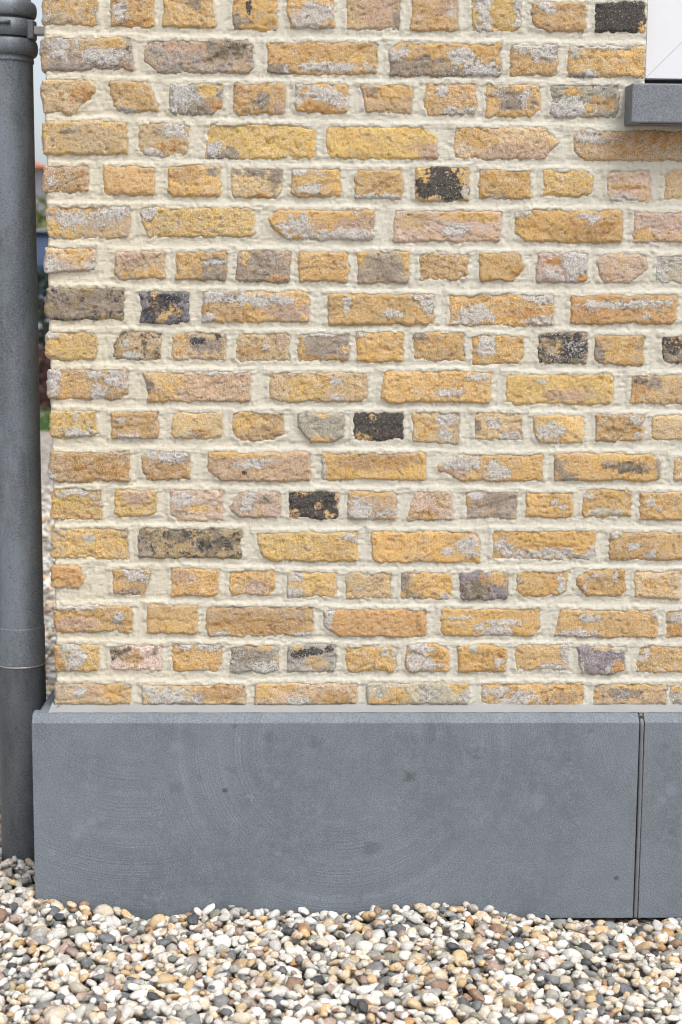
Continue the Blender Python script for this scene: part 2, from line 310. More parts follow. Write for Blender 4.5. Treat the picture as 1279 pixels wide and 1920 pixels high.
# ------------------------------------------------------------------ brick table
# x0 y0 x1 y1 (photo pixels) | base | lime cover | patches | corner moves | cuts
#  patches "colour,cx,cy,rx,ry" in brick fractions from top left
TONE = dict(t=(211,180,134), o=(212,168,100), y=(219,180,108), b=(200,161,106), c=(202,156,98), p=(208,178,150),
            r=(216,184,160), n=(194,161,120), g=(168,149,128), e=(170,162,142), u=(146,134,132), d=(146,126,94),
            h=(158,136,94), q=(122,117,122), k=(190,150,100), l=(205,188,160))
PT = dict(G=(160,146,130), O=(222,182,118), Y=(228,190,120), C=(204,154,92), D=(128,116,96), P=(206,174,148), B=(198,158,104), T=(212,184,142))
ROWS = [
# row 0
["79,-14,184,47|o|.30|T.3,.8,.4,.2","205,-14,291,51|o|.25|L.24,.6,.18,.35;C.4,.9,.3,.15","303,-16,408,52|b|.10|G.6,.3,.12,.2|tr-10,0","435,-16,522,57|o|.18|K.36,.35,.08,.22;G.1,.8,.25,.3","537,-16,630,54|o|.15|L.62,.6,.38,.42;L.3,.8,.2,.2||bl6,20","649,-16,754,57|t|.25|P.6,.5,.3,.4;G.95,.75,.08,.25","767,-16,862,59|b|.18|M.85,.5,.08,.15;P.8,.3,.2,.3|tl6,0","883,-14,980,58|y|.15|L.25,.45,.15,.75;L.93,.5,.10,.5","996,2,1100,62|b|.15|L.25,.2,.2,.2||bl34,14","1115,2,1212,60|k|.0|K.45,.5,.5,.6;O.93,.85,.1,.25"],
# 1
["75,68,254,133|g|.35|O.72,.2,.22,.22;T.4,.3,.3,.3;L.7,.6,.25,.25;L.2,.3,.2,.3|tr-8,0","267,74,477,138|g|.22|P.5,.2,.4,.2;D.75,.3,.2,.3||tl16,18;bl34,22;tr14,12;br10,10","499,77,709,141|o|.20|L.62,.75,.38,.14;G.1,.9,.15,.2;Y.8,.45,.2,.12","729,79,942,145|o|.20|L.65,.45,.12,.30;G.78,.8,.3,.3;L.85,.8,.15,.25;L.12,.3,.1,.2;G.25,.7,.25,.25||tl14,12;br3,3","957,82,1048,142|b|.12|L.6,.22,.42,.26;L.2,.1,.2,.15;G.8,.3,.2,.3|bl-4,0","1061,84,1211,145|o|.12|L.5,.06,.3,.08;G.2,.93,.2,.12;L.3,.85,.08,.15;M.09,.2,.06,.22|tl4,0"],
# 2
["77,146,182,213|t|.08|C.7,.5,.3,.2;L.75,.95,.1,.12||tr16,16;br40,38","201,150,301,211|b|.15|L.3,.9,.15,.1|tr-24,0;bl12,0|bl14,14;br4,4","315,155,420,218|e|.55|Y.75,.22,.2,.18;C.85,.7,.15,.2;G.4,.8,.3,.2;L.2,.3,.2,.5||tl12,12;br20,18;bl8,8","437,155,536,216|o|.18|G.55,.55,.12,.3;P.85,.8,.12,.2;B.2,.2,.2,.2|br2,0|bl8,8","551,155,654,212|o|.22|L.45,.35,.35,.25;L.75,.6,.25,.3;L.08,.5,.08,.4;C.45,.8,.35,.15||tr8,8;bl5,5","673,157,776,213|n|.10|G.3,.25,.2,.15;O.6,.3,.3,.3|bl13,0","795,154,896,218|b|.15|L.32,.28,.13,.16;L.6,.85,.35,.12;O.15,.7,.2,.3||bl12,12;br6,8","910,156,1015,221|o|.42|G.5,.5,.3,.3;O.5,.93,.4,.1;L.7,.4,.08,.3||br16,18","1031,157,1163,222|e|.50|O.35,.2,.15,.15;O.55,.7,.12,.25;B.75,.55,.18,.25;L.3,.7,.3,.3||br10,10;bl8,8"],
# 3
["78,224,241,291|y|.05|T.6,.5,.5,.4;G.3,.35,.1,.1|br2,0|tl8,8;tr8,8","256,230,355,294|t|.20|L.7,.25,.25,.2;C.6,.7,.25,.15;L.3,.9,.2,.15||tl6,6;tr8,8;bl14,20","380,232,593,299|y|.08|G.14,.85,.14,.25;L.1,.7,.08,.2|tl10,0|tr30,10;br10,10;bl4,4","610,236,825,299|y|.08|P.9,.8,.12,.25|tr-8,0|tl10,10;bl12,14;tr28,14","850,237,1049,301|t|.12|L.1,.68,.05,.16;P.6,.8,.5,.3;O.2,.3,.2,.3||tr34,26;br26,30","1074,242,1290,302|n|.15|L.3,.35,.25,.12;C.7,.3,.4,.3;L.15,.2,.15,.2||tl16,12;bl24,14"],
# 4
["78,309,166,363|n|.15|L.2,.6,.12,.2;B.6,.6,.4,.4||br3,3","193,310,292,367|b|.03|||","313,309,415,369|o|.05|B.3,.3,.3,.3;G.85,.2,.1,.15||br6,6;bl10,10","432,313,532,373|t|.45|G.4,.12,.4,.15;G.85,.3,.12,.3;C.6,.95,.3,.1||tr12,10;br14,12;bl6,6","545,315,640,370|o|.32|L.4,.7,.3,.2;L.15,.15,.15,.15;Y.4,.4,.3,.1|br4,0|tl6,6;bl12,8","663,316,757,374|b|.12|L.45,.92,.5,.12||tl10,16;tr5,5","777,312,882,379|y|.15|K.5,.38,.36,.50;K.25,.62,.20,.34;K.72,.78,.24,.26;M.9,.75,.05,.2||br3,3;bl14,8","897,316,998,373|o|.42|||","1016,318,1115,370|y|.14|||tr14,12;br6,12;bl4,4","1136,318,1222,379|p|.12|L.3,.9,.3,.12;C.5,.55,.4,.06||bl10,12;tl10,10","1244,318,1336,376|t|.06|||tl10,10"],
# 5
["86,386,245,448|t|.42|L.78,.18,.25,.2;Y.2,.7,.25,.25;O.3,.1,.3,.12;L.3,.4,.2,.3","262,388,480,446|y|.12|L.08,.25,.08,.2||bl16,30;tr10,8;br8,8","503,392,705,452|o|.30|L.7,.85,.45,.2;L.25,.5,.14,.35;P.8,.5,.3,.2||tl18,14;bl34,30","737,394,942,455|p|.12|L.55,.6,.12,.2;O.7,.2,.3,.15;T.2,.3,.2,.3||tl4,4","963,393,1167,456|o|.12|L.72,.25,.10,.15;L.05,.1,.1,.1;B.7,.6,.3,.3||bl26,18","1187,396,1336,456|p|.06|O.15,.75,.12,.2"],
# 6
["82,462,182,516|t|.50|L.15,.75,.25,.3;O.7,.3,.25,.25;L.85,.8,.15,.15|br-2,-8|tl8,8","213,470,312,525|t|.22|O.6,.75,.35,.2;P.3,.35,.25,.25||bl12,10;tl6,6","328,470,427,527|b|.10|G.78,.45,.3,.22;L.8,.4,.22,.06;G.75,.8,.3,.2||tr3,3","438,468,546,530|g|.06|Y.16,.25,.10,.25;G.6,.6,.4,.4;C.75,.85,.15,.1|tl6,0|bl4,4","559,470,655,531|o|.06|||tr6,10;bl4,4","667,470,769,533|g|.06|Y.09,.2,.09,.28;Y.93,.35,.08,.4;G.5,.5,.3,.3||","785,473,880,528|b|.12|||bl4,4;br18,12","898,473,989,528|o|.08|C.85,.8,.15,.15||tr18,26;br24,28;bl6,6","1006,472,1102,531|p|.35|L.75,.4,.25,.5;L.3,.7,.2,.2;C.9,.85,.1,.15;C.3,.3,.2,.1||br5,8","1118,474,1215,532|r|.03|||tl14,14;tr8,8;br34,24;bl14,14","1231,478,1330,532|l|.72|||tl6,6;bl10,8"],
# 7
["84,538,235,601|h|.26|G.8,.5,.35,.5;G.15,.3,.2,.3;G.3,.8,.3,.2||tl6,6;bl10,10","261,544,356,607|q|.20|O.3,.4,.12,.3;O.45,.75,.1,.25;O.7,.6,.13,.16;K.6,.25,.25,.15;K.2,.7,.15,.2||tl4,4","378,545,581,605|o|.18|L.55,.3,.28,.2;G.25,.2,.2,.2;L.1,.2,.1,.2;L.06,.85,.06,.15;B.25,.65,.25,.2;P.8,.6,.2,.3","612,550,817,611|b|.06|L.19,.35,.04,.25;L.6,.62,.13,.12;L.9,.18,.12,.2;L.95,.45,.06,.2||tr5,5;br5,5","841,551,1041,612|o|.08|L.25,.68,.15,.3;L.85,.18,.18,.16;L.88,.85,.14,.2;L.08,.93,.06,.1;C.7,.6,.2,.15","1069,552,1271,609|c|.02|L.5,.34,.40,.12;L.2,.4,.06,.28;L.75,.25,.2,.1;L.72,.7,.04,.12;C.15,.75,.15,.3||br8,8"],
# 8
["84,621,186,677|y|.14|L.12,.1,.15,.15||tl5,5;tr12,10;bl14,12;br8,8","209,620,304,675|h|.15|L.29,.42,.06,.16;T.6,.3,.35,.3;L.4,.85,.2,.12||tl16,26;bl10,8","320,622,425,677|t|.22|K.5,.3,.12,.12;K.85,.15,.05,.1;G.6,.4,.35,.3;O.15,.4,.15,.3||tl8,8;bl10,10","441,623,545,679|t|.08|L.55,.5,.07,.1;P.85,.3,.12,.3;B.3,.6,.3,.2||tl8,14;bl6,6","557,624,657,679|g|.10|O.08,.6,.09,.4;C.3,.93,.2,.10;C.7,.93,.2,.08;O.9,.55,.06,.14;L.5,.05,.3,.1||tl6,10","666,622,759,680|o|.12|L.12,.08,.1,.1||tr3,3;br6,6","774,622,874,680|b|.05|G.12,.15,.15,.15|bl0,-3|","885,627,984,684|o|.04|L.28,.42,.17,.30;L.22,.2,.12,.2||tr6,8;br12,14;tl4,4","1008,622,1102,683|d|.30|T.3,.65,.25,.3;K.7,.4,.25,.3;K.3,.15,.25,.12;K.6,.65,.15,.15;Y.4,.5,.1,.15||br4,14","1114,627,1210,686|b|.20|O.5,.5,.4,.4;G.1,.5,.1,.4||bl8,14;tl6,6","1241,628,1332,682|d|.10|O.3,.25,.25,.2;G.5,.7,.3,.2;K.08,.1,.1,.1||bl14,10"],
# 9
["87,690,242,750|n|.18|L.85,.3,.18,.35;L.62,.75,.14,.25;L.6,.2,.15,.15;L.08,.5,.1,.5;O.35,.7,.2,.3||tl5,5;br20,10","267,696,471,755|n|.10|Y.2,.3,.15,.3;G.05,.6,.05,.4;L.65,.05,.15,.1;O.15,.8,.15,.2|bl8,0|","503,697,690,755|t|.14|L.62,.3,.1,.12;Y.4,.6,.2,.35;L.68,.85,.05,.12;O.55,.3,.1,.2||tl4,4;bl22,6;br14,12","712,695,924,757|o|.10|L.62,.65,.12,.13;L.85,.2,.1,.14;L.55,.7,.05,.1|tl8,0;br-2,0|bl14,12","947,700,1151,760|y|.14|L.34,.25,.05,.1;T.7,.7,.2,.2;P.5,.7,.2,.2||bl26,8;br5,5;tr6,6","1180,702,1336,759|n|.08|C.08,.5,.14,.3;D.15,.2,.1,.15;G.3,.3,.08,.2||tl10,8"],
# 10
["90,768,186,822|y|.30|K.3,.75,.02,.02;L.6,.8,.3,.15;M.55,.25,.05,.2|tr-6,0|tl4,4;br10,10","206,772,300,826|b|.12|L.35,.9,.28,.12;L.25,.25,.1,.12||bl6,6;br5,5","321,771,418,825|t|.08|L.5,.8,.2,.1;C.6,.75,.2,.12||tl12,10;bl8,8","434,771,534,828|b|.15|Y.3,.3,.3,.3||br20,14;bl12,10","556,773,648,832|e|.08|O.55,.08,.1,.12;O.45,.85,.15,.1;O.65,.85,.08,.1||bl26,30;br24,12","661,772,758,827|k|.0|K.55,.4,.6,.65;O.2,.9,.16,.18;O.4,.2,.07,.12||","771,772,864,835|t|.22|L.75,.3,.2,.2;L.7,.7,.15,.2;O.25,.5,.2,.3|bl0,-4|","888,772,981,827|t|.22|L.75,.85,.22,.15;G.08,.5,.07,.3;L.4,.4,.15,.2||tr10,4","999,777,1096,832|y|.45|Y.3,.12,.25,.15;L.3,.6,.3,.3||bl12,14;tl4,4","1116,776,1209,829|o|.25|L.8,.2,.2,.2;L.9,.75,.12,.12||br6,6","1220,778,1312,827|t|.16|||"],
# 11
["91,846,244,905|n|.04|B.6,.5,.5,.5;L.03,.8,.06,.2|tl0,0|tl3,3","264,845,359,902|n|.14|L.5,.18,.4,.2;G.6,.2,.4,.25;B.5,.7,.5,.3||tl12,14;bl10,10;tr8,8","388,847,583,904|n|.12|L.45,.4,.15,.2;O.3,.1,.3,.1;K.36,.7,.025,.07||bl26,22","601,849,801,902|o|.08|B.5,.3,.5,.3;L.02,.5,.03,.5||bl6,6","820,851,1020,904|o|.12|L.55,.6,.11,.35;L.22,.3,.18,.25;P.15,.7,.15,.3||tl40,20;bl44,20","1037,849,1241,903|o|.06|G.06,.5,.07,.3;D.68,.5,.18,.22;G.975,.55,.03,.4;Y.6,.15,.25,.1;G.15,.9,.08,.2||tr20,14;bl4,4","1263,858,1350,905|t|.12|||"],
# 12
["94,915,192,977|y|.28|M.2,.2,.12,.15;L.5,.12,.3,.12;O.5,.8,.5,.2||","213,917,297,971|y|.18|P.5,.3,.3,.2||br14,8;bl12,8","316,917,420,979|p|.22|L.25,.35,.2,.2;Y.5,.6,.3,.1||bl16,12","432,921,528,972|p|.10|L.33,.4,.15,.4;G.65,.3,.1,.2||tl22,22;bl20,14","540,920,637,975|k|.02|K.35,.5,.34,.55;K.75,.45,.22,.30;O.3,.05,.18,.12;O.08,.85,.12,.22;O.84,.85,.12,.15;O.96,.3,.06,.3;O.58,.5,.08,.12||br10,4","650,921,745,976|n|.14|L.3,.6,.28,.40;O.4,.08,.4,.08;L.85,.7,.15,.15||tr6,6","759,919,852,978|p|.06|T.75,.3,.2,.3;B.4,.8,.3,.2|tl16,0;tr-6,0|bl3,12;tr6,6","872,920,972,975|g|.14|O.5,.45,.4,.08;O.1,.3,.1,.2;G.6,.3,.4,.3;L.2,.2,.15,.15||","984,922,1076,971|o|.14|L.8,.6,.12,.1;L.6,.4,.08,.1||","1091,917,1187,971|o|.15|M.5,.80,.36,.12;L.15,.25,.1,.1||tl10,14;tr10,8","1198,921,1316,977|b|.05|L.18,.4,.12,.13;L.33,.6,.03,.1||"],
# 13
["95,990,241,1050|y|.28|M.5,.3,.10,.12;Y.75,.5,.2,.3|br2,0|","256,990,455,1048|h|.06|D.4,.25,.2,.2;G.05,.5,.08,.4;D.7,.5,.2,.3;K.26,.2,.02,.1|bl2,0|tl6,6","478,997,673,1055|y|.03|L.92,.2,.08,.15;O.75,.6,.2,.3|bl10,0|bl18,14","695,996,902,1057|o|.06|L.87,.5,.10,.34;L.7,.6,.05,.1||tr14,14;bl8,8","923,994,1119,1052|o|.06|L.5,.78,.42,.20;L.1,.5,.1,.2;C.6,.5,.3,.05;L.95,.7,.05,.3||","1142,996,1344,1053|b|.10|L.06,.13,.06,.12;L.22,.5,.06,.13;L.38,.8,.06,.16"],
# 14
["95,1060,162,1106|c|.03|L.5,.98,.5,.08|tr-4,0|tr12,18;br16,20","208,1065,290,1118|b|.10|L.6,.25,.4,.28;G.45,.9,.4,.16;O.3,.5,.2,.2|br-16,0|bl4,4","319,1064,413,1119|o|.06|P.3,.3,.2,.2||bl4,4","428,1068,520,1119|o|.10|P.6,.7,.3,.3;C.93,.8,.07,.2||tl6,6;tr4,4;br20,8","537,1071,632,1124|y|.32|L.2,.2,.15,.2;L.15,.75,.17,.25||","645,1073,737,1125|t|.20|||tl8,8","751,1072,850,1124|o|.06|G.08,.3,.12,.35;G.2,.9,.2,.1;L.8,.85,.12,.12||tl8,6;tr10,8;br10,8","861,1071,955,1126|u|.03|O.75,.22,.22,.25;B.5,.4,.12,.25;D.3,.6,.3,.3||br6,6;tr6,6;bl6,6","967,1071,1066,1120|o|.08|L.87,.6,.08,.35;L.1,.35,.06,.1||bl16,12;br14,10","1079,1068,1175,1120|o|.08|L.4,.22,.14,.14;L.78,.3,.05,.25;L.17,.7,.04,.3;C.08,.7,.1,.25||bl20,20;br10,12;tl24,14","1188,1070,1278,1124|t|.22|O.5,.5,.3,.2||"],
# 15
["100,1134,249,1188|o|.10|L.82,.45,.06,.22;L.4,.08,.4,.07;P.3,.65,.3,.2||","274,1133,373,1191|b|.02|Y.5,.7,.25,.25;L.4,0,.3,.06||bl3,3","386,1136,588,1195|n|.16|B.5,.6,.5,.3;L.15,.9,.08,.08;L.9,.93,.12,.08||tl8,10;bl8,8","604,1142,803,1196|c|.03|L.05,.1,.07,.14;L.05,.6,.05,.4;L.35,.98,.1,.06||bl30,22;tr6,6;br5,5","826,1140,1015,1194|o|.16|L.55,.78,.2,.28;L.2,.35,.1,.1;L.65,.5,.2,.1||bl10,8;br16,14","1037,1142,1236,1197|b|.04|L.22,.85,.20,.15;L.3,.3,.1,.15;L.97,.1,.04,.2|tl14,0|br8,10","1248,1143,1350,1196|b|.14|L.35,.3,.3,.25;C.3,.75,.3,.2||"],
# 16
["100,1206,187,1260|y|.10|L.45,.55,.28,.32;L.35,.15,.2,.15;C.08,.55,.08,.35||bl6,6;br4,4","206,1211,305,1259|r|.06|D.2,.3,.18,.3;B.4,.5,.2,.2;G.85,.25,.05,.2|tr0,-4|","320,1207,419,1260|o|.07|L.72,.12,.25,.15;L.25,.12,.18,.1;L.55,.95,.12,.1;C.06,.8,.06,.15||br12,16;tl4,4","431,1211,525,1263|e|.28|O.95,.55,.05,.2;O.6,.08,.3,.08;L.7,.8,.3,.2;G.35,.4,.25,.3||","537,1207,632,1262|e|.38|K.22,.35,.15,.2;T.6,.65,.25,.25;K.5,.25,.2,.1;K.85,.2,.1,.15;O.2,.15,.12,.12||","646,1211,746,1261|o|.04|M.76,.22,.09,.2;M.94,.28,.07,.2||br12,10;bl8,8;tl6,6","760,1207,844,1262|o|.04|L.30,.5,.30,.60;L.8,.75,.1,.08||tl8,6;tr24,16;bl8,6","857,1209,952,1261|o|.06|M.35,.12,.08,.16;L.82,.68,.1,.15||","965,1209,1066,1259|b|.05|L.72,.85,.28,.16;L.93,.3,.08,.35||bl4,4","1082,1210,1175,1266|u|.04|C.80,.72,.14,.2;M.86,.12,.12,.14;O.55,.1,.2,.06;M.08,.75,.06,.35;M.62,.8,.05,.15||tl4,2;bl10,30;br20,10","1192,1210,1322,1263|b|.05|L.16,.35,.04,.25;M.08,.5,.06,.14||tl14,30;bl2,8"],
# 17
["100,1280,246,1323|t|.40|O.8,.5,.16,.45;P.5,.4,.12,.3;L.35,.4,.1,.25||","264,1283,461,1323|t|.22|L.28,.6,.26,.40;B.78,.4,.3,.4;L.1,.3,.1,.3||","475,1280,672,1323|t|.30|B.75,.7,.2,.3;L.42,.75,.12,.2;O.3,.2,.08,.2;Y.1,.3,.1,.3||","686,1279,880,1323|l|.50|O.3,.6,.1,.3;Y.9,.2,.12,.2;O.1,.8,.2,.12||","902,1281,1096,1327|o|.24|L.35,.65,.2,.32;L.15,.3,.15,.15;B.8,.6,.2,.3||bl14,10;tr5,5","1112,1282,1254,1324|n|.28|G.4,.45,.25,.3;Y.6,.1,.3,.1;O.05,.5,.05,.3||","1256,1283,1400,1323|l|.45|O.1,.2,.1,.15"],
]
def parse(sx):
    p = (sx.split('|')+['']*6)[:6]; b = [float(v) for v in p[0].split(',')]
    patches = []
    for q in p[3].split(';'):
        if q: patches.append((q[0], *[float(v) for v in q[1:].split(',')]))
    mv = {q[:2]: tuple(float(v) for v in q[2:].split(',')) for q in p[4].split(';') if q}
    ct = {q[:2]: tuple(float(v) for v in q[2:].split(',')) for q in p[5].split(';') if q}
    return b, p[1].strip(), float(p[2] or 0), patches, mv, ct
bricks = []          # dicts in world units
for ri, row in enumerate(ROWS):
    n = len(row)
    for bi, sx in enumerate(row):
        (x0, y0, x1, y1), base, lime, patches, mv, ct = parse(sx)
        q = {'tl': (x0, y0), 'tr': (x1, y0), 'br': (x1, y1), 'bl': (x0, y1)}
        w = {}
        for k, (a, b) in q.items():
            dx, dy = mv.get(k, (0, 0)); p = at(a+dx, b+dy, -0.004); w[k] = np.array([p[0], p[2]])
        sc = (w['tr'][0]-w['tl'][0])/max(1, (x1-x0))
        cuts = {k: (v[0]*sc, v[1]*sc) for k, v in ct.items()}
        bricks.append(dict(q=w, base=base, lime=lime, patches=patches, cuts=cuts, row=ri, idx=bi, corner=bi == 0))
PXM = 0.001035
# rows above the frame and columns to its right, in the same bond
zb0 = min(b['q']['bl'][1] for b in bricks if b['row'] == 0)
pitch = 0.0817
XL0, XOPEN = AX(82, 300), AX(1212, 100)
WRIGHT = XL0 + 1.75
for k in (1, 2):
    x = XL0; j = 0
    while x < XOPEN-0.03:
        L = (0.205 if k % 2 else 0.098) if j else 0.155 if k % 2 else 0.098
        x1 = min(x+L, XOPEN-0.001)
        if x1-x > 0.03:
            z0 = zb0 + pitch*k
            w = {'tl': (x, z0+0.06), 'tr': (x1, z0+0.06), 'br': (x1, z0), 'bl': (x, z0)}
            bricks.append(dict(q={a: np.array(c) for a, c in w.items()}, base=random.choice('tobyn'), lime=random.random()*0.3, patches=[], cuts={}, row=-k, idx=j, corner=j == 0))
        x += L+0.017; j += 1
for ri in range(2, 18):
    rb = [b for b in bricks if b['row'] == ri]; last = max(rb, key=lambda b: b['q']['tr'][0])
    x = last['q']['tr'][0]+0.016; zt, z0 = last['q']['tr'][1], last['q']['br'][1]
    if ri == 2: x = AX(1212, 190)+0.30
    while x < WRIGHT-0.05:
        x1 = min(x+(0.098 if len(rb) > 8 else 0.205), WRIGHT)
        w = {'tl': (x, zt), 'tr': (x1, zt), 'br': (x1, z0), 'bl': (x, z0)}
        bricks.append(dict(q={a: np.array(c) for a, c in w.items()}, base=random.choice('tobynt'), lime=random.random()*0.3, patches=[], cuts={}, row=ri, idx=99, corner=False))
        x = x1+0.016

def warp(x, z):
    """the wandering edge of old bricks, shared by bricks and mortar"""
    wx = (fbm(x, z, 50, 2, 3)-0.5)*0.0064 + (fbm(x, z, 200, 3, 5)-0.5)*0.0060
    wz = (fbm(x, z, 42, 2, 9)-0.5)*0.0072 + (fbm(x, z, 190, 3, 11)-0.5)*0.0060
    return wx, wz
CDIR = {'tl': (1, -1), 'tr': (-1, -1), 'br': (-1, 1), 'bl': (1, 1)}
def inside(b, x, z):
    """signed distance-like field, positive inside the brick's outline"""
    q = b['q']; d = np.full(np.shape(x), 9.0)
    for a, c in (('bl', 'br'), ('br', 'tr'), ('tr', 'tl'), ('tl', 'bl')):
        p0, p1 = q[a], q[c]; e = (p1-p0)/np.linalg.norm(p1-p0); nrm = np.array([-e[1], e[0]])
        d = np.minimum(d, (x-p0[0])*nrm[0]+(z-p0[1])*nrm[1])
    for k, (cx, cz) in b['cuts'].items():
        sx, sz = CDIR[k]; a = (x-q[k][0])*sx/cx + (z-q[k][1])*sz/cz
        d = np.minimum(d, (a-1)/math.hypot(1/cx, 1/cz))
    return d

wall = thing('brick_wall', 'yellow ochre reclaimed brick wall with cream mortar joints above the grey plinth', 'brick wall', (XL0, 0, AZ(640, 1323)))

def build_brick(b, res=0.0021):
    q = b['q']; Wd = (np.linalg.norm(q['tr']-q['tl'])+np.linalg.norm(q['br']-q['bl']))/2; Hd = (q['tl'][1]-q['bl'][1])
    nx = max(8, int(Wd/res)); nz = max(8, int(Hd/res))
    s, t = np.meshgrid(np.linspace(-1, 1, nx), np.linspace(-1, 1, nz))
    # tighten the grid at the edges
    s = np.sign(s)*(1-(1-np.abs(s))**1.10); t = np.sign(t)*(1-(1-np.abs(t))**1.15)
    rr = 0.0048 + 0.003*vn(b['row']*3.1, b['idx']*1.7, 4); ns = 1.9*Wd/2/rr; nt = 1.9*Hd/2/rr
    s2 = s*(1-(rr*0.55/(Wd/2))*np.abs(t)**nt); t2 = t*(1-(rr*0.55/(Hd/2))*np.abs(s)**ns)
    u, v = (s2+1)/2, (t2+1)/2
    x = (q['bl'][0]*(1-u)+q['br'][0]*u)*(1-v)+(q['tl'][0]*(1-u)+q['tr'][0]*u)*v
    z = (q['bl'][1]*(1-u)+q['br'][1]*u)*(1-v)+(q['tl'][1]*(1-u)+q['tr'][1]*u)*v
    for k, (cx, cz) in b['cuts'].items():
        sx, sz = CDIR[k]; a = (x-q[k][0])*sx/cx + (z-q[k][1])*sz/cz
        push = np.clip(1-a, 0, None)/2; x = x+sx*cx*push; z = z+sz*cz*push
    d = np.clip(inside(b, x, z), 0, None)
    wx, wz = warp(x, z); fall = np.exp(-d/0.010)
    x = x+wx*fall; z = z+wz*fall
    sd_ = b['row']*31+b['idx']*7+5
    rough = 0.5 + 1.0*vn(b['row']*1.3+0.2, b['idx']*2.1+0.4, 77)
    prof = 1-np.exp(-(d/0.0026)**1.4)
    tilt = (vn(b['row']*5.3, b['idx']*3.3, 8)-0.5)*0.0045
    tz = (vn(b['row']*2.3, b['idx']*4.3, 18)-0.5)*0.06; tx = (vn(b['row']*6.3, b['idx']*1.3, 28)-0.5)*0.02
    zc, xc = z.mean(), x.mean()
    h = -0.0012 + (0.0062+tilt)*prof + tz*(z-zc) + tx*(x-xc)
    big = fbm(x, z, 26, 3, sd_)-0.5; med = fbm(x, z, 85, 3, sd_+3)-0.5; fin = fbm(x, z, 260, 2, sd_+9)-0.5
    rid = 1-np.abs(fbm(x+0.5*z, z, 48, 3, sd_+21)*2-1)          # creases
    rel = 0.0034*big + 0.0013*med*rough + 0.0017*fin*rough - 0.0015*rough*sst(0.955, 0.99, rid)*sst(0.45, 0.6, fbm(x, z, 22, 2, sd_+31))
    # spalled corners and flakes
    fl = sst(0.60, 0.66, fbm(x, z, 34, 2, sd_+40)); rel = rel - 0.0012*fl*rough
    rel = rel - 0.0045*sst(0.58, 0.66, fbm(x, z, 60, 2, sd_+41))*np.exp(-d/0.007)
    q1, q2, q3 = vn(b['row']*3.7, b['idx']*2.9, 65), vn(b['row']*2.7, b['idx']*9.9, 66), vn(b['row']*8.7, b['idx']*4.9, 67)
    if q1 > 0.55:
        an = (q2-0.5)*1.5; dl = (x-xc-(q3-0.5)*Wd*0.6)*math.sin(an)+(z-zc-(q2-0.5)*Hd*0.3)*math.cos(an)+(fbm(x, z, 70, 2, sd_+42)-0.5)*0.012
        rel = rel - 0.0011*np.exp(-(dl/0.0014)**2) - 0.0012*sst(0.001, -0.001, dl)*np.exp(np.minimum(dl, 0)/0.012)
    pit = sst(0.80, 0.90, vn(x*190, z*190, sd_+55)); rel = rel - 0.0024*pit
    for p in b['patches']:
        if p[0] in 'LM':
            e = np.hypot((u-p[1])/p[3], (1-v-p[2])/p[4]); rel = rel + 0.0008*sst(1.1, 0.8, e+0.5*med)
    h = h + rel*np.clip(prof, 0.25, 1)
    # colour
    tone = np.ones(x.shape+(3,))*alb(TONE[b['base']])*np.array([1.25, 1.33, 1.53])
    jit = 1+0.34*(vn(b['row']*7.7, b['idx']*5.1, 61)-0.5)
    tone = tone*jit*np.array([1, 1+0.05*(vn(b['row']*1.7, b['idx']*8.1, 62)-0.5), 1+0.22*(vn(b['row']*4.7, b['idx']*3.1, 63)-0.5)])
    tone = tone*(1+0.22*big[..., None]) 
    och = sst(0.55, 0.63, fbm(x, z, 40, 4, sd_+70, 0.6))[..., None]*0.42
    if b['base'] not in 'uqekl': tone = tone*(1-och)+alb((226, 186, 124))*1.08*och
    lime = 0.10+0.46*b['lime']+1.5*(fbm(x, z, 26, 4, sd_+80)-0.5)*(0.25+b['lime'])
    blk = np.full(x.shape, 0.86 if b['base'] == 'k' else -0.2); mor = np.zeros(x.shape)
    w1 = (fbm(x, z, 85, 4, sd_+90, 0.7)-0.5)*2.2
    for p in b['patches']:
        e = np.hypot((u-p[1])/max(p[3], 0.01), (1-v-p[2])/max(p[4], 0.01)); mk = sst(1.25, 0.80, e+w1)
        if p[0] == 'L': lime = np.maximum(lime, mk*0.80)
        elif p[0] == 'K': blk = np.maximum(blk, mk*0.98)
        elif p[0] == 'M': mor = np.maximum(mor, mk)
        else:
            k = mk[..., None]; tone = tone*(1-k)+alb(PT[p[0]])*1.08*k
            if p[0] in 'OYC': blk = blk-mk*0.50; lime = lime-0.35*mk
    if b['base'] in 'dq': blk = np.maximum(blk, 0.44+1.2*(fbm(x, z, 75, 3, sd_+95)-0.5))
    if b['base'] == 'h': blk = np.maximum(blk, 0.32+1.1*(fbm(x, z, 75, 3, sd_+95)-0.5))
    # lime keeps to the arrises
    lime = lime + 0.16*np.exp(-d/0.0035)*(0.2+b['lime']*1.6)*2*fbm(x, z, 30, 2, sd_+99)
    nv = nx*nz; idx = np.arange(nv).reshape(nz, nx)
    V = np.stack([x.ravel(), -h.ravel(), z.ravel()], 1)
    Q = np.stack([idx[:-1, :-1], idx[:-1, 1:], idx[1:, 1:], idx[1:, :-1]], -1).reshape(-1, 4)
    # skirt going back into the wall
    ring = np.concatenate([idx[0, :], idx[1:, -1], idx[-1, -2::-1], idx[-2:0:-1, 0]])
    depth = 0.02
    if b['corner']: depth = 0.10 if Wd > 0.12 else 0.208
    rows = [0.012, depth] if not b['corner'] else list(np.linspace(0.008, depth, 9))
    vs = [V]; prev = ring; nvt = nv; qs = [Q]; tn = [tone.reshape(-1, 3)]; mkv = np.stack([lime, blk, mor], -1).reshape(-1, 3); mkv = np.concatenate([np.clip(mkv, 0, 1), np.full((len(mkv), 1), 0.30+0.85*vn(b['row']*9.1+0.3, b['idx']*6.7+0.1, 64))], 1); mks = [mkv]
    cx0, cz0 = xc, zc
